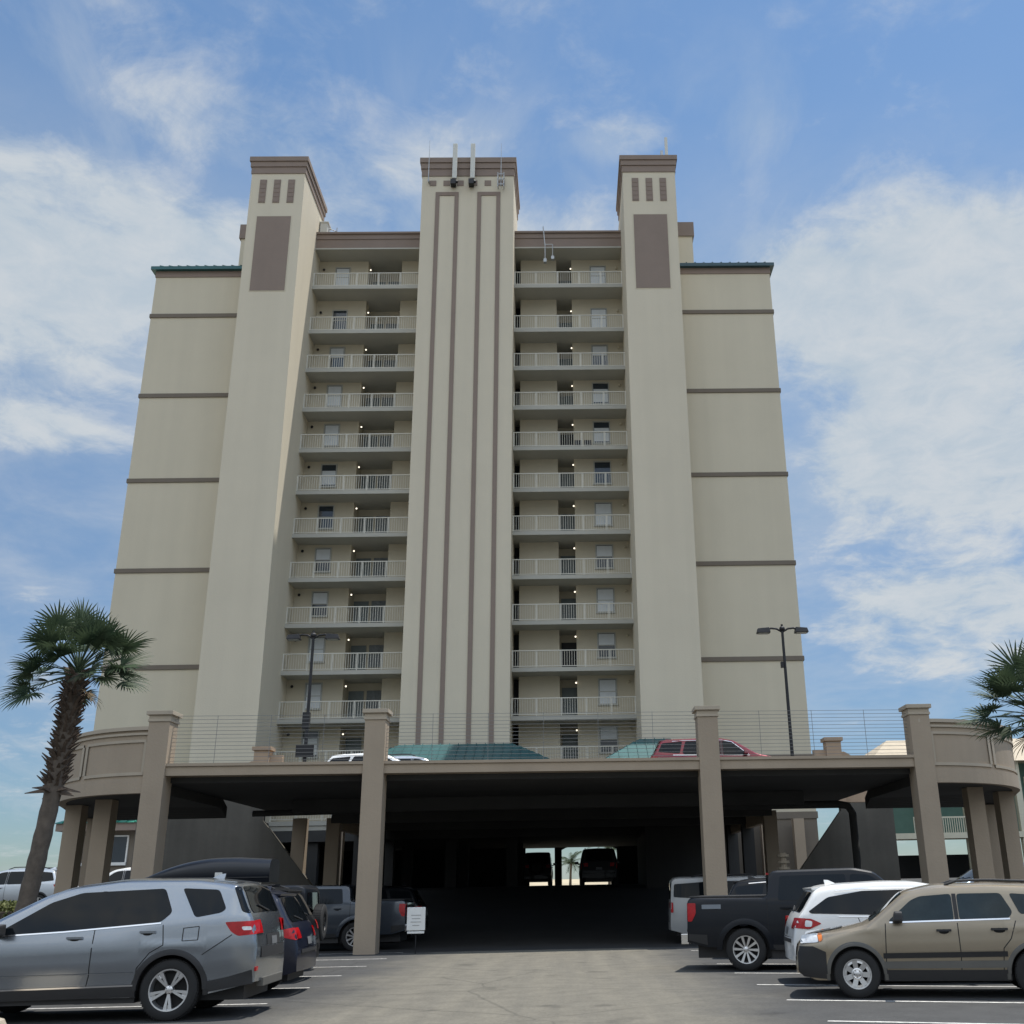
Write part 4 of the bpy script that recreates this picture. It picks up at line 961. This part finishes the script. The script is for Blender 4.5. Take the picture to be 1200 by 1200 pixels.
def suv_spec(P, L=4.7, W=1.9, H=1.72, wb=2.7, ro=.92, tyre=.36, rim=.235, style='five', glass=None, clad=TRIM, rails=None, scale=1, rake=.32, lamp='mid', boxy=False, chrome=False, belt=None, lampmat=None, **kw):
    xr = -wb/2; x1 = xr-ro; x0 = x1+L; zb = belt or H*.625; zh = H*.60; st = kw.pop('steep', 0)
    if boxy:
        top = [(x0,.6),(x0-.03,.95),(x0-.15,zh-.02),(x0-1.2,zh+.04),(x0-1.28,zh+.06),(x0-1.75,H-.08),(x0-2.1,H),(x1+.25,H),(x1+.08,H-.03),(x1+.03,zb+.05),(x1,.7),(x1,.55)]
        dl = x1+.12
    else:
        top = [(x0,.55),(x0-.03,.78),(x0-.12,zh-.12),(x0-.5,zh-.04),(x0-.98,zh+.05),(x0-1.14,zh+.09),(x0-1.98+st,H-.10),(x0-2.5+st*1.2,H-.01),(x0-3.0,H),(x1+.75,H-.04),(x1+.48,H-.09),(x1+rake*.55+.03,zb+.10),(x1+.09,zb-.02),(x1+.02,.80),(x1,.6),(x1+.02,.5)]
        dl = x1+.48
    a0 = x0-1.42; bt = zb
    m1 = a0-1.0
    sg = [[(a0-.02,bt+.01),(a0-.60+st*.8,H-.21),(a0-.74+st*.8,H-.155),(m1,H-.125),(m1,bt+.015)],[(m1-.08,H-.125),(xr+.40,H-.125),(xr+.26,bt+.12),(xr+.34,bt+.03),(m1-.08,bt+.018)],
          [(xr+.28,H-.13),(dl+.03,H-.19),(dl-.13 if not boxy else dl+.0,bt+.15),(xr+.16,bt+.09)]]
    bx = a0-1.05; kw.setdefault('pillar', [[(m1-.01,bt+.02),(m1-.01,H-.125),(m1-.07,H-.125),(m1-.07,bt+.02)]])
    S = dict(paint=P, W=W, wb=wb, arch=tyre+.065, tyre=tyre, rim=rim, style=style, top=top, low=[(x0,.36),(x0-.3,.25),(x1+.5,.27),(x1,.40)], belt=[(x0,zb-.04),(x1,zb+.06)],
        side_glass=sg, wind=(x0-1.17,x0-1.96+st) if not boxy else (x0-1.30,x0-1.72), rear_glass=(zb+.09,H-.16), spoiler=(1,H-.09) if not boxy else None,
        doors=[([(a0+.02,bt-.02),(a0+.06,.5),(a0+.02,.36)],bx+.22,bt-.13),([(m1-.04,bt-.02),(m1-.04,.6),(m1-.02,.34)],xr+.5,bt-.12),([(xr+.62,bt),(xr+.60,.8),(xr+.42,.62)],xr+.5,bt-.12)][:2]+[([(xr+.24,bt-.0),(xr+.34,bt-.25),(xr+.46,.70),(xr+.50,.36)],xr+.48,bt-.12)],
        arch_trim=clad, arch_w=.05, patches=[('sill_cladding',[(wb/2-.45,.25),(wb/2-.45,.40),(xr+.45,.40),(xr+.45,.26)],clad)] if clad else [],
        side_lamps=[([(x1+.34,zb-.02),(x1+.10,zb+.02),(x1+.04,zb-.19),(x1+.26,zb-.14)] if not boxy else [(x1+.10,zb+.0),(x1+.02,zb+.0),(x1+.02,zb-.3),(x1+.10,zb-.3)],lampmat or LRED),([(x0-.18,zh-.12),(x0-.55,zh-.06),(x0-.5,zh-.2),(x0-.12,zh-.24)],LCLR)],
        tail=[('tail_lamp',zb-.17,zb-.0,.72,.99,LRED,.012),('tail_lamp',zb-.17,zb-.0,-.99,-.72,LRED,.012),('number_plate',.80,.92,-.2,.2,PLATE,.012),('lower_bumper',.52,.66,-.85,.85,TRIM,.012)],
        nose=[('grille',.62,.84,-.5,.5,TRIM,.01),('headlamp',zh-.24,zh-.12,.55,.95,LCLR,.012),('headlamp',zh-.24,zh-.12,-.95,-.55,LCLR,.012),('number_plate',.5,.6,-.2,.2,PLATE,.014)] if not boxy else [('grille',.78,.98,-.55,.55,TRIM,.012)],
        mirror=(a0-.14,bt), fin=x1+.85 if not boxy else None, scale=scale)
    if rails: S['rails'] = (x0-2.35, x1+.7, rails)
    if glass: S['glass'] = glass
    if chrome: S['strips'] = [('window_trim',[(a0,bt-.01),(xr-.1,bt+.03)],.02,CHROME),('window_trim',[(a0-.05,bt+.02),(a0-.64,H-.17),(a0-1.0,H-.10),(xr+.3,H-.095),(xr-.1,H-.12)],.018,CHROME)]
    S['x1'] = x1; S['x0'] = x0
    S.update(kw); return S
NAVY = paint('navy_paint', (.009, .012, .026), .2, .3, .4, .4)
BLK = paint('black_paint', (.005, .006, .008), 0, .38, .18, .2)
BLK2 = paint('charcoal_paint', (.007, .009, .013), 0, .4, .18, .2)
GREYP = paint('grey_paint', (.05, .06, .075), .5, .3)
WHT = paint('white_car_paint', (.74, .74, .72), 0, .3)
TANP = paint('tan_paint', (.30, .25, .18), .45, .32)
REDP = paint('red_paint', (.17, .010, .018), .4, .28)
BLUEP = paint('blue_grey_paint', (.16, .22, .30), .6, .3)
SLV2 = paint('light_silver_paint', (.50, .53, .56), .6, .3)
OLIVE = paint('dark_olive_paint', (.05, .05, .045), .3, .4)

# --- left row behind the silver one
s = suv_spec(NAVY, L=4.75, W=1.9, H=1.74, wb=2.75)
car('parked_suv', 'dark navy suv with bright red tail lamp just behind the silver suv', 'car', s, (-4.75-(.92+s['wb']/2), 20.6), HL, 'cars parked nose in on the left')
s = suv_spec(BLK, L=4.95, W=1.95, H=1.80, wb=2.9, rails=BLACKM)
rb, RC = car('parked_suv', 'black suv carrying a long roof box, third from the front on the left', 'car', s, (-5.35-(.92+s['wb']/2), 23.5), HL, 'cars parked nose in on the left')
# roof cargo box resting on it
bx = thing('cargo_box', 'long glossy black cargo box on the roof of the black suv', 'roof box', (-7.52, 23.45, 1.90), HL)
b = MB(); rows = []
for i in range(25):
    t = i/24; x = 1.32-2.62*t; h = .40*min(1, (1-(1-min(1, t/.62))**2.0))*(1-.10*max(0, (t-.75)/.25)); w = .44*(1-.45*max(0, 1-t/.35)**2); ring = []
    e = max(.02, h)
    for k in range(15):
        a = math.pi*k/14; c_, s_ = math.cos(a), math.sin(a); ring.append((x, w*(abs(c_)**.45)*(1 if c_ > 0 else -1), .10+e*(s_**.5)))
    ring = [(x, w*.9, 0)]+ring+[(x, -w*.9, 0)]; ring.append(ring[0]); rows.append(ring)
b.grid(rows); b.add(rows[0][:-1], [tuple(range(len(rows[0])-1))]); b.add(rows[-1][:-1], [tuple(range(len(rows[-1])-1))])
b.build('shell', M('gloss_black_plastic', (.010,.012,.017), .3, var=.05, coat=.2, spec=.4), bx, smooth=True, angle=40)
MB().box(-1.28,1.25,-.445,.445,.085,.105).build('seam_lip', TRIM, bx); b = MB()
for x in (-.75, .55): b.box(x-.03,x+.03,-.6,.6,-.06,.0)
b.build('crossbar', BLACKM, bx); MB().box(-.35,-.2,.44,.455,.12,.2).build('latch', CHROME, bx); MB().box(-.35,-.2,-.455,-.44,.12,.2).build('latch', CHROME, bx)
# boxy off-roader with the spare wheel on its tailgate
s = suv_spec(BLK2, L=4.5, W=1.85, H=1.84, wb=2.75, ro=.72, tyre=.41, rim=.22, style='steel', boxy=True, crown=.015, tumble=.10, kr=.04, clad=TRIM)
jr, JC = car('parked_offroader', 'dark boxy off-roader with spare wheel on its tailgate beside the second column', 'car', s, (-6.05-(.72+s['wb']/2), 26.6), HL, 'cars parked nose in on the left')
def spare(root, C, z=1.02):
    tb, rbm = wheel_parts(.40, .22, 'steel'); w = tb.build('spare_wheel', TYRE, root, smooth=True, angle=40); r = rbm.build('rim', [BLACKM, SEAM], w, smooth=True); w.location = (C.x1-.15, .1, z); w.rotation_euler = (0, 0, math.pi/2)
spare(jr, JC)

# --- pickups
def pickup_spec(P, L=5.9, W=2.03, H=1.95, wb=3.7, ro=1.2, tyre=.41, rim=.27, style='ten', bed=1.42, **kw):
    xr = -wb/2; x1 = xr-ro; x0 = x1+L; cab = x1+1.72; zb = 1.30; hz = 1.22
    top = [(x0,.72),(x0-.02,1.0),(x0-.12,hz-.02),(x0-1.2,hz+.06),(x0-1.35,hz+.09),(x0-2.0,H-.08),(x0-2.4,H),(cab+.12,H-.02),(cab+.03,H-.06),(cab-.02,bed+.03),(cab-.05,bed),(x1+.06,bed+.005),(x1+.02,bed-.03),(x1,.8),(x1,.62)]
    a0 = x0-1.5
    S = dict(paint=P, W=W, wb=wb, arch=tyre+.09, tyre=tyre, rim=rim, style=style, top=top, low=[(x0,.42),(x0-.4,.36),(x1+.4,.46),(x1,.56)], belt=[(x0,zb),(cab,zb+.03),(x1,bed-.03)], tumble=.24, kr=.03, kf=.14, crown=.02, smooth=2, round=.06,
        side_glass=[[(a0-.02,zb+.02),(a0-.5,H-.2),(a0-.62,H-.13),(a0-.98,H-.11),(a0-1.0,zb+.03)],[(a0-1.08,H-.11),(cab+.26,H-.12),(cab+.20,zb+.05),(a0-1.08,zb+.03)]],
        wind=(x0-1.38,x0-1.98), doors=[([(a0+.03,zb),(a0+.06,.6),(a0+.02,.5)],a0-.86,zb-.12),([(a0-1.04,zb),(a0-1.04,.5)],cab+.35,zb-.1),([(cab+.14,H-.2),(cab+.10,zb),(cab+.10,.55)],cab+.35,zb-.1)][:2]+[([(cab-.03,bed-.02),(cab-.03,.55)],cab+.36,zb-.101)],
        arch_trim=P, arch_w=.10, patches=[('sill_cladding',[(wb/2-.55,.37),(wb/2-.55,.5),(xr+.55,.5),(xr+.55,.40)],TRIM),('bumper_side',[(x1+.42,.50),(x1+.42,.70),(x1+.03,.72),(x1+.02,.60)],TRIM)],
        side_lamps=[([(x1+.20,bed-.10),(x1+.02,bed-.10),(x1+.02,bed-.46),(x1+.11,bed-.46),(x1+.20,bed-.30)],LRED),([(x0-.1,1.12),(x0-.4,1.16),(x0-.36,.92),(x0-.06,.92)],LCLR)],
        tail=[('tailgate_gap',.86,.88,-.9,.9,SEAM,.006),('tail_lamp',bed-.44,bed-.10,.9,.995,LRED,.012),('tail_lamp',bed-.44,bed-.10,-.995,-.9,LRED,.012)],
        boxes=[('rear_bumper',(x1-.14,x1+.02,-.95,.95,.52,.72),CHROME),('number_plate',(x1-.150,x1-.142,-.16,.16,.58,.70),PLATE),('bed_rail',(x1+.06,cab-.06,W/2*.87,W/2*.925,bed+.0,bed+.035),TRIM),('bed_rail',(x1+.06,cab-.06,-W/2*.925,-W/2*.87,bed+.0,bed+.035),TRIM),('tonneau',(x1+.08,cab-.06,-W/2*.84,W/2*.84,bed+.01,bed+.03),TRIM)],
        nose=[('grille',.85,1.1,-.7,.7,TRIM,.012)], mirror=(a0-.1,zb+.04), fin=None)
    S['x1'] = x1; S.update(kw); return S
HR = -SKEW                       # nose to the right, tail towards the lane
s = pickup_spec(BLK2, strips=[('bed_badge',[(-2.72,1.245),(-2.32,1.245)],.085,M('badge_grey',(.16,.18,.20),.4,var=.2))])
pk, PC = car('pickup_truck', 'black crew cab pickup with bright rim and grey tailside badge on the right', 'pickup truck', s, place(3.58, 23.4, HR, s, True, False), HR, 'cars parked on the right')
b = MB(); xk = PC.x1+1.72
PC_b = MB(); PC_b.box(xk-.045, xk-.03, -.62, .62, 1.47, 1.84); PC_b.build('rear_window', GLASSC, pk)
MB().box(xk-.07, xk-.03, -.2, .2, 1.86, 1.90).build('brake_lamp', LRED, pk)
s = pickup_spec(GREYP, style='ten', H=1.9, rim=.27, ro=1.5)
x, y = -5.05-(1.5+s['wb']/2), 35.4
gp, GC = car('pickup_truck', 'grey pickup half hidden behind the second deck column', 'pickup truck', s, (x, y), math.pi, 'cars parked below the deck', gz(35))
xk = GC.x1+1.72; MB().box(xk-.045, xk-.03, -.62, .62, 1.47, 1.82).build('rear_window', GLASSC, gp)

# --- right row
s = suv_spec(TANP, crease=.56, steep=.26, L=4.52, W=1.80, H=1.60, wb=2.63, ro=.98, tyre=.345, rim=.215, style='six', glass=GLASSL, clad=TRIMG, rails=TRIM, tumble=.24, belt=1.08,
    patches=[('sill_cladding',[(.92,.24),(.92,.40),(-.92,.40),(-.92,.25)],TRIM)], fin=None)
s['strips'] = [('side_moulding',[(.9,.60),(-.9,.62)],.075,TRIM),('side_cladding',[(.9,.47),(-.9,.48)],.10,TRIMG),('window_trim',[(.76,1.075),(-1.0,1.11)],.022,CHROME)]
x0 = s['x0']
s['patches'] += [('bumper_cladding',[(x0-.02,.38),(x0-.1,.30),(1.76,.27),(1.76,.66),(1.95,.74),(x0-.03,.74)],TRIM)]
s['side_lamps'] = [([(x0-.10,.90),(x0-.34,.93),(x0-.37,.80),(x0-.07,.78)],LCLR),([(x0-.35,.93),(x0-.42,.935),(x0-.43,.83),(x0-.375,.80)],LAMB),([(s['x1']+.14,1.3),(s['x1']+.05,1.3),(s['x1']+.04,.8),(s['x1']+.14,.8)],LRED)]
s['nose'] = [('grille',.74,.93,-.52,.52,TRIM,.012),('headlamp',.80,.90,.74,.99,LCLR,.014),('headlamp',.80,.90,-.99,-.74,LCLR,.014),('front_bumper',.56,.73,-.98,.98,TRIM,.012),('hood_edge',.93,.965,-.56,.56,CHROME,.016)]
s['mirror_mat'] = TRIM; s['handle'] = TRIM
HT = math.pi-SKEW*1.05
car('parked_suv', 'tan suv with grey lower cladding facing the lane, nearest on the right', 'car', s, place(4.36, 17.5, HT, s, False, True), HT, 'cars parked on the right')
s = suv_spec(WHT, L=4.75, W=1.92, H=1.66, wb=2.74, clad=None, chrome=True, lampmat=LRED, belt=1.08)
s['side_lamps'] = [([(s['x1']+.52,1.0),(s['x1']+.34,1.08),(s['x1']+.06,1.10),(s['x1']+.05,.93),(s['x1']+.30,.91)],LRED),([(s['x1']+.36,1.04),(s['x1']+.24,1.06),(s['x1']+.22,.95),(s['x1']+.34,.95)],LCLR)]
s['patch_off'] = .016; s['side_glass'][1:] = [[(-.04,1.535),(-1.0,1.525),(-1.62,1.43),(-1.98,1.20),(-1.94,1.165),(-.04,1.10)]]
xw = 3.95; car('parked_crossover', 'white crossover with chrome window line between the tan suv and the pickup', 'car', s, (xw+(.92+s['wb']/2)*math.cos(-.09)+.0, 20.75+(.92+s['wb']/2)*math.sin(-.09)), -.09, 'cars parked on the right')
s = suv_spec(BLK, L=4.9, W=1.92, H=1.82, wb=2.85, chrome=True, clad=None)
car('parked_crossover', 'dark crossover with thin chrome window outline beyond the black pickup', 'car', s, (3.75+2.35*math.cos(HR), 28.4+2.35*math.sin(HR)), HR, 'cars parked on the right')
s = suv_spec(paint('shaded_white_paint', (.36,.37,.37), 0, .4), L=5.1, W=2.0, H=1.92, wb=2.95, boxy=True, rails=BLACKM, clad=None, tumble=.14)  # white paint darkened; shade below the deck is put into its colour
car('parked_suv', 'tall white suv in the shade behind the third deck column', 'car', s, (3.2+2.3*math.cos(-.06), 35.6), -.06, 'cars parked below the deck', gz(35.6))
s = suv_spec(OLIVE, L=4.6, H=1.75)
car('parked_suv', 'dark suv deep below the deck, beyond the tall white suv', 'car', s, (6.2, 39.4), 0.0, 'cars parked below the deck', gz(39.4))
s = suv_spec(BLK, L=4.8, H=1.78)
car('parked_suv', 'black suv in the dark beyond the grey pickup', 'car', s, (-7.3, 39.2), math.pi, 'cars parked below the deck', gz(39.2))
# inside the tunnel against the light
s = suv_spec(BLK2, L=4.3, W=1.72, H=1.92, wb=2.5, ro=.72, tyre=.40, rim=.21, style='steel', boxy=True, crown=.015, tumble=.12, kr=.04)
tj, TJ = car('parked_offroader', 'boxy dark off-roader silhouetted in the left tunnel opening', 'car', s, (-2.02, 69), math.pi/2, 'cars in the tunnel', gz(69)); spare(tj, TJ)
s = suv_spec(BLK, L=4.9, W=1.95, H=1.80, wb=2.8, boxy=True, rails=CHROME, tumble=.24)
car('parked_suv', 'dark suv with roof rack silhouetted in the arched tunnel opening', 'car', s, (1.40, 58.0), math.pi/2, 'cars in the tunnel', gz(58))
# on the deck
s = suv_spec(REDP, L=5.2, W=1.98, H=1.80, wb=3.0, ro=1.0, rails=None, chrome=True, clad=None)
car('parked_suv', 'dark red suv parked on top of the deck behind the wires', 'car', s, (5.45, 41.0), 0.0, 'cars on the deck', DZ)
s = suv_spec(WHT, L=4.6, W=1.85, H=1.52, wb=2.7, clad=None, belt=1.0, chrome=True)
car('parked_car', 'white car on the deck, half hidden by the second column', 'car', s, (-7.2, 41.6), 0.0, 'cars on the deck', DZ)
s = suv_spec(SLV2, L=4.6, W=1.85, H=1.62, wb=2.7, rails=BLACKM)
car('parked_crossover', 'silver crossover with roof rails on the deck before the wide teal roof', 'car', s, (-6.1, 43.4), 0.0, 'cars on the deck', DZ)
# far left and far right
s = suv_spec(SLV2, L=4.9, W=1.95, H=1.82, wb=2.85, rails=BLACKM, glass=GLASSC)
car('parked_suv', 'pale silver suv with dark roof rails behind the left palm trunk', 'car', s, (-25.0, 51), math.pi, 'cars at the far left', gz(51))
s = suv_spec(WHT, L=4.8, W=1.95, H=1.78, wb=2.8, rails=None)
car('parked_suv', 'white suv standing between the left ramp columns', 'car', s, (-20.0, 51), math.pi+.05, 'cars at the far left', gz(51))
s = suv_spec(SLV2, L=4.7, W=1.9, H=1.76, wb=2.75)
car('parked_suv', 'silver suv beside the clubhouse, partly behind the first deck column', 'car', s, (-16.9, 50.2), math.pi+.3, 'cars at the far left', gz(50.2))
s = suv_spec(BLUEP, L=4.7, W=1.85, H=1.74, wb=2.75, clad=None, chrome=True)
car('parked_car', 'blue grey car below the right ramp behind the tan suv', 'car', s, (17.1, 45.2), math.pi+.1, 'cars at the far right', gz(45.2))
s = suv_spec(GREYP, L=4.6, W=1.85, H=1.58, wb=2.7, clad=None)
car('parked_car', 'dull grey car at the right edge beyond the ramp columns', 'car', s, (22.0, 48), .2, 'cars at the far right', gz(48))

# ------------------------------------------------------------------ planting
def leaf_mat(name, a, c, scale=3.0):
    m = bpy.data.materials.new(name); m.use_nodes = True; nt = m.node_tree; N = nt.nodes; L = nt.links; b = N['Principled BSDF']
    tc = N.new('ShaderNodeTexCoord'); n = N.new('ShaderNodeTexNoise'); n.inputs['Scale'].default_value = scale; n.inputs['Detail'].default_value = 4; L.new(tc.outputs['Object'], n.inputs['Vector'])
    r = N.new('ShaderNodeMapRange'); r.inputs['From Min'].default_value = .3; r.inputs['From Max'].default_value = .7; L.new(n.outputs['Fac'], r.inputs[0])
    x = N.new('ShaderNodeMix'); x.data_type = 'RGBA'; x.inputs[6].default_value = (*a, 1); x.inputs[7].default_value = (*c, 1); L.new(r.outputs[0], x.inputs[0]); L.new(x.outputs[2], b.inputs['Base Color'])
    b.inputs['Roughness'].default_value = .62; b.inputs['Specular IOR Level'].default_value = .25
    tr = N.new('ShaderNodeBsdfTranslucent'); L.new(x.outputs[2], tr.inputs[0]); ms = N.new('ShaderNodeMixShader'); ms.inputs[0].default_value = .22
    L.new(b.outputs[0], ms.inputs[1]); L.new(tr.outputs[0], ms.inputs[2]); L.new(ms.outputs[0], N['Material Output'].inputs[0]); return m
PALML = leaf_mat('palm_leaf', (.026, .048, .026), (.075, .105, .055))
PALMD = leaf_mat('dry_palm_leaf', (.16, .12, .07), (.10, .075, .045))
BARK = M('palm_bark', (.11, .088, .068), .95, var=.35, scale=6, bump=.6, bscale=12)
BOOT = M('palm_boot', (.10, .072, .052), .9, var=.35, scale=5)
HEDGEL = leaf_mat('hedge_leaf', (.05, .065, .02), (.13, .14, .045), 5)
def fan(b, o, d, up, pet, rad, rng, n=34, droop=.35):
    d = d.normalized(); side = d.cross(up)
    side = side.normalized() if side.length > .05 else d.orthogonal().normalized(); nrm = side.cross(d).normalized()
    # stalk bends down
    pts = [o]; p = o.copy(); dd = d.copy()
    for k in range(5):
        dd = (dd + Vector((0,0,-1))*droop*.09).normalized(); p = p+dd*pet/5; pts.append(p.copy())
    b.tube(pts, [.022, .018, .015, .013, .011, .009], 4)
    base = pts[-1]; side = dd.cross(nrm).normalized(); nrm = side.cross(dd).normalized()
    for k in range(n):
        th = (k/(n-1)-.5)*2*math.radians(118)+rng.uniform(-.03, .03); L_ = rad*(1-.28*abs(th/2.06)**2)*rng.uniform(.85, 1.08); w = .021*rng.uniform(.8, 1.2)
        v = (dd*math.cos(th)+side*math.sin(th)+nrm*(.22*abs(math.sin(th)))).normalized(); q = base+v*.02; wv = (side*math.cos(th)-dd*math.sin(th)).normalized()*w
        g = v.copy(); row = [(q-wv*.3, q+wv*.3)]
        for j, (st, ww) in enumerate(((.35, 1.0), (.3, .85), (.2, .5), (.15, .06))):
            g = (g+Vector((0,0,-1))*droop*(.06+.16*j)*rng.uniform(.5, 1.5)).normalized(); q = q+g*L_*st; row.append((q-wv*ww, q+wv*ww))
        b.grid([[a.to_tuple(), c.to_tuple()] for a, c in row])
def sabal(loc, h, lean, label, seed, R=1.0, nf=46, group=None, boots=(.60, 1.0), pet=(.62, 1.1), rad=.62):
    rng = random.Random(seed); t = thing('palm_tree', label, 'palm tree', loc, 0, group)
    def path(s): return Vector((lean[0]*s+.12*math.sin(s*2.2), lean[1]*s, h*s))
    b = MB(); rows = []; n = 14
    for i in range(41):
        s = i/40; c = path(s); r = .178-.025*s+.008*math.sin(i*2.1)+(.05 if s < .04 else 0)
        rows.append([(c.x+r*math.cos(2*math.pi*k/n), c.y+r*math.sin(2*math.pi*k/n), c.z-.05) for k in range(n+1)])
    b.grid(rows); b.build('trunk', BARK, t, smooth=True)
    b = MB(); nb = 230
    for k in range(nb):
        s = boots[0]+(boots[1]-boots[0])*k/nb; c = path(s); a = k*2.399+rng.uniform(-.25, .25); dr = Vector((math.cos(a), math.sin(a), 0)); r = .155
        low = k < 9
        ln = rng.uniform(.22, .38) if low else rng.uniform(.09, .20); up = rng.uniform(-.5, .1) if low else rng.uniform(.4, 1.3); tip = c+dr*(r+ln)+Vector((0,0,ln*up)); sd = dr.cross(Vector((0,0,1)))*rng.uniform(.04, .06); o = c+dr*r*.7
        b.add([o-sd+Vector((0,0,-.04)), o+sd+Vector((0,0,-.04)), o+Vector((0,0,.06)), tip-sd*.35, tip+sd*.35, tip+Vector((0,0,.015))], [(0,1,4,3), (1,2,5,4), (2,0,3,5), (3,4,5)])
    b.build('leaf_boots', BOOT, t)
    b = MB(); top = path(1.0)
    for k in range(nf):
        f = (k+.5)/nf; el = math.radians(78-92*f**.95+rng.uniform(-9, 9)); a = k*2.399+rng.uniform(-.35, .35)
        d = Vector((math.cos(a)*math.cos(el), math.sin(a)*math.cos(el), math.sin(el)))
        up = (Vector((0,0,1))+Vector((rng.uniform(-1,1), rng.uniform(-1,1), rng.uniform(-.4,.6)))*.85).normalized()
        fan(b, top+Vector((0,0,-.1+.2*(1-f))), d, up, rng.uniform(*pet)*R, rad*R*rng.uniform(.8, 1.15), rng, n=rng.randint(24, 30), droop=.12+.34*f)
    b.build('crown', PALML, t, norm=False)
    b = MB()
    for k in range(3):
        a = rng.uniform(0, 6.28); d = Vector((math.cos(a)*.7, math.sin(a)*.7, -.35)); fan(b, top+Vector((0,0,-.25)), d, Vector((0,0,1)), .4*R, .5*R, rng, n=14, droop=.9)
    b.build('dead_fronds', PALMD, t, norm=False)
    return t
sabal((-10.75, 22, 0), 6.1, (.42, .0), 'left sabal palm with ragged trunk and full fan crown beside the ramp', 3, nf=42, R=.93)
sabal((9.35, 21.6, 0), 4.85, (.15, 0), 'right sabal palm whose crown enters the frame edge', 11, nf=40)
sabal((-30.6, 75, 1.0), 3.0, (.2, 0), 'small distant fan palm beside the clubhouse', 21, nf=30, boots=(.3, 1))
def feather(loc, h, label, seed, R=1.6):
    rng = random.Random(seed); t = thing('palm_tree', label, 'palm tree', loc, 0, 'small palms beyond the tunnel')
    MB().tube([(0,0,-.3),(.05,0,h*.5),(.12,0,h)], [.13,.1,.09], 10).build('trunk', BARK, t, smooth=True)
    b = MB()
    for k in range(20):
        a = k*2.399; el = math.radians(rng.uniform(5, 75)); p = Vector((.12,0,h)); d = Vector((math.cos(a)*math.cos(el), math.sin(a)*math.cos(el), math.sin(el))); pts = [p.copy()]
        for j in range(8): d = (d+Vector((0,0,-.17))).normalized(); p = p+d*R/8; pts.append(p.copy())
        b.tube(pts, [.02]*8+[.005], 4)
        for j in range(1, 9):
            for m_ in (0, .5):
                q = pts[j-1].lerp(pts[j], m_); dd = (pts[j]-pts[j-1]).normalized(); sd = dd.cross(Vector((0,0,1))).normalized()
                for s_ in (-1, 1):
                    tip = q+sd*s_*.42*(1-.5*j/9)+dd*.2+Vector((0,0,-.18)); w = dd*.03; b.add([q-w, q+w, tip], [(0,1,2)])
    b.build('crown', PALML, t, norm=False); return t
feather((-.1, 99, gz(99)), 1.9, 'small drooping palm seen left of the vehicle in the arch', 5, 1.5)
feather((3.3, 97, gz(97)), 3.0, 'feathery palm filling the right side of the tunnel arch', 6, 2.2)
def hedge(x0, x1, y0, y1, z1, label, seed):
    rng = random.Random(seed); t = thing('hedge', label, 'hedge', ((x0+x1)/2, (y0+y1)/2, 0)); ox, oy = (x0+x1)/2, (y0+y1)/2
    b = MB()
    for k in range(9000):
        x = rng.uniform(x0, x1); y = rng.uniform(y0, y1); z = rng.uniform(.1, z1)
        f = rng.random()
        if f < .5: z = z1+rng.uniform(-.14, .04)+.04*math.sin(x*3)
        elif f < .85: y = y0+rng.uniform(-.05, .12)
        d = Vector((rng.uniform(-1, 1), rng.uniform(-1, 1), rng.uniform(-.2, 1))).normalized(); u = d.orthogonal().normalized(); w = d.cross(u); s = rng.uniform(.03, .06); p = Vector((x-ox, y-oy, z))
        b.add([p-u*s*.5, p+d*s, p+u*s*.5, p-d*s], [(0,1,2,3)])
    b.build('foliage', HEDGEL, t, norm=False)
    MB().box(x0-ox+.12, x1-ox-.12, y0-oy+.12, y1-oy-.12, 0, z1-.14).build('branches', BARK, t)
hedge(-16, -9.9, 23.5, 24.6, 1.55, 'clipped green hedge at the left edge behind the silver suv', 4)
# rounded kerb end of the island at the lower left corner
b = MB(); b.lathe([(0,.20),(.30,.20),(.40,.17),(.45,.08),(.46,-.02)], n=28); k = b.build('kerb', M('kerb_concrete', (.36,.31,.24), .9, var=.15, scale=4), None, smooth=True); k.location = (-7.85, 15.3, 0); struct(k)
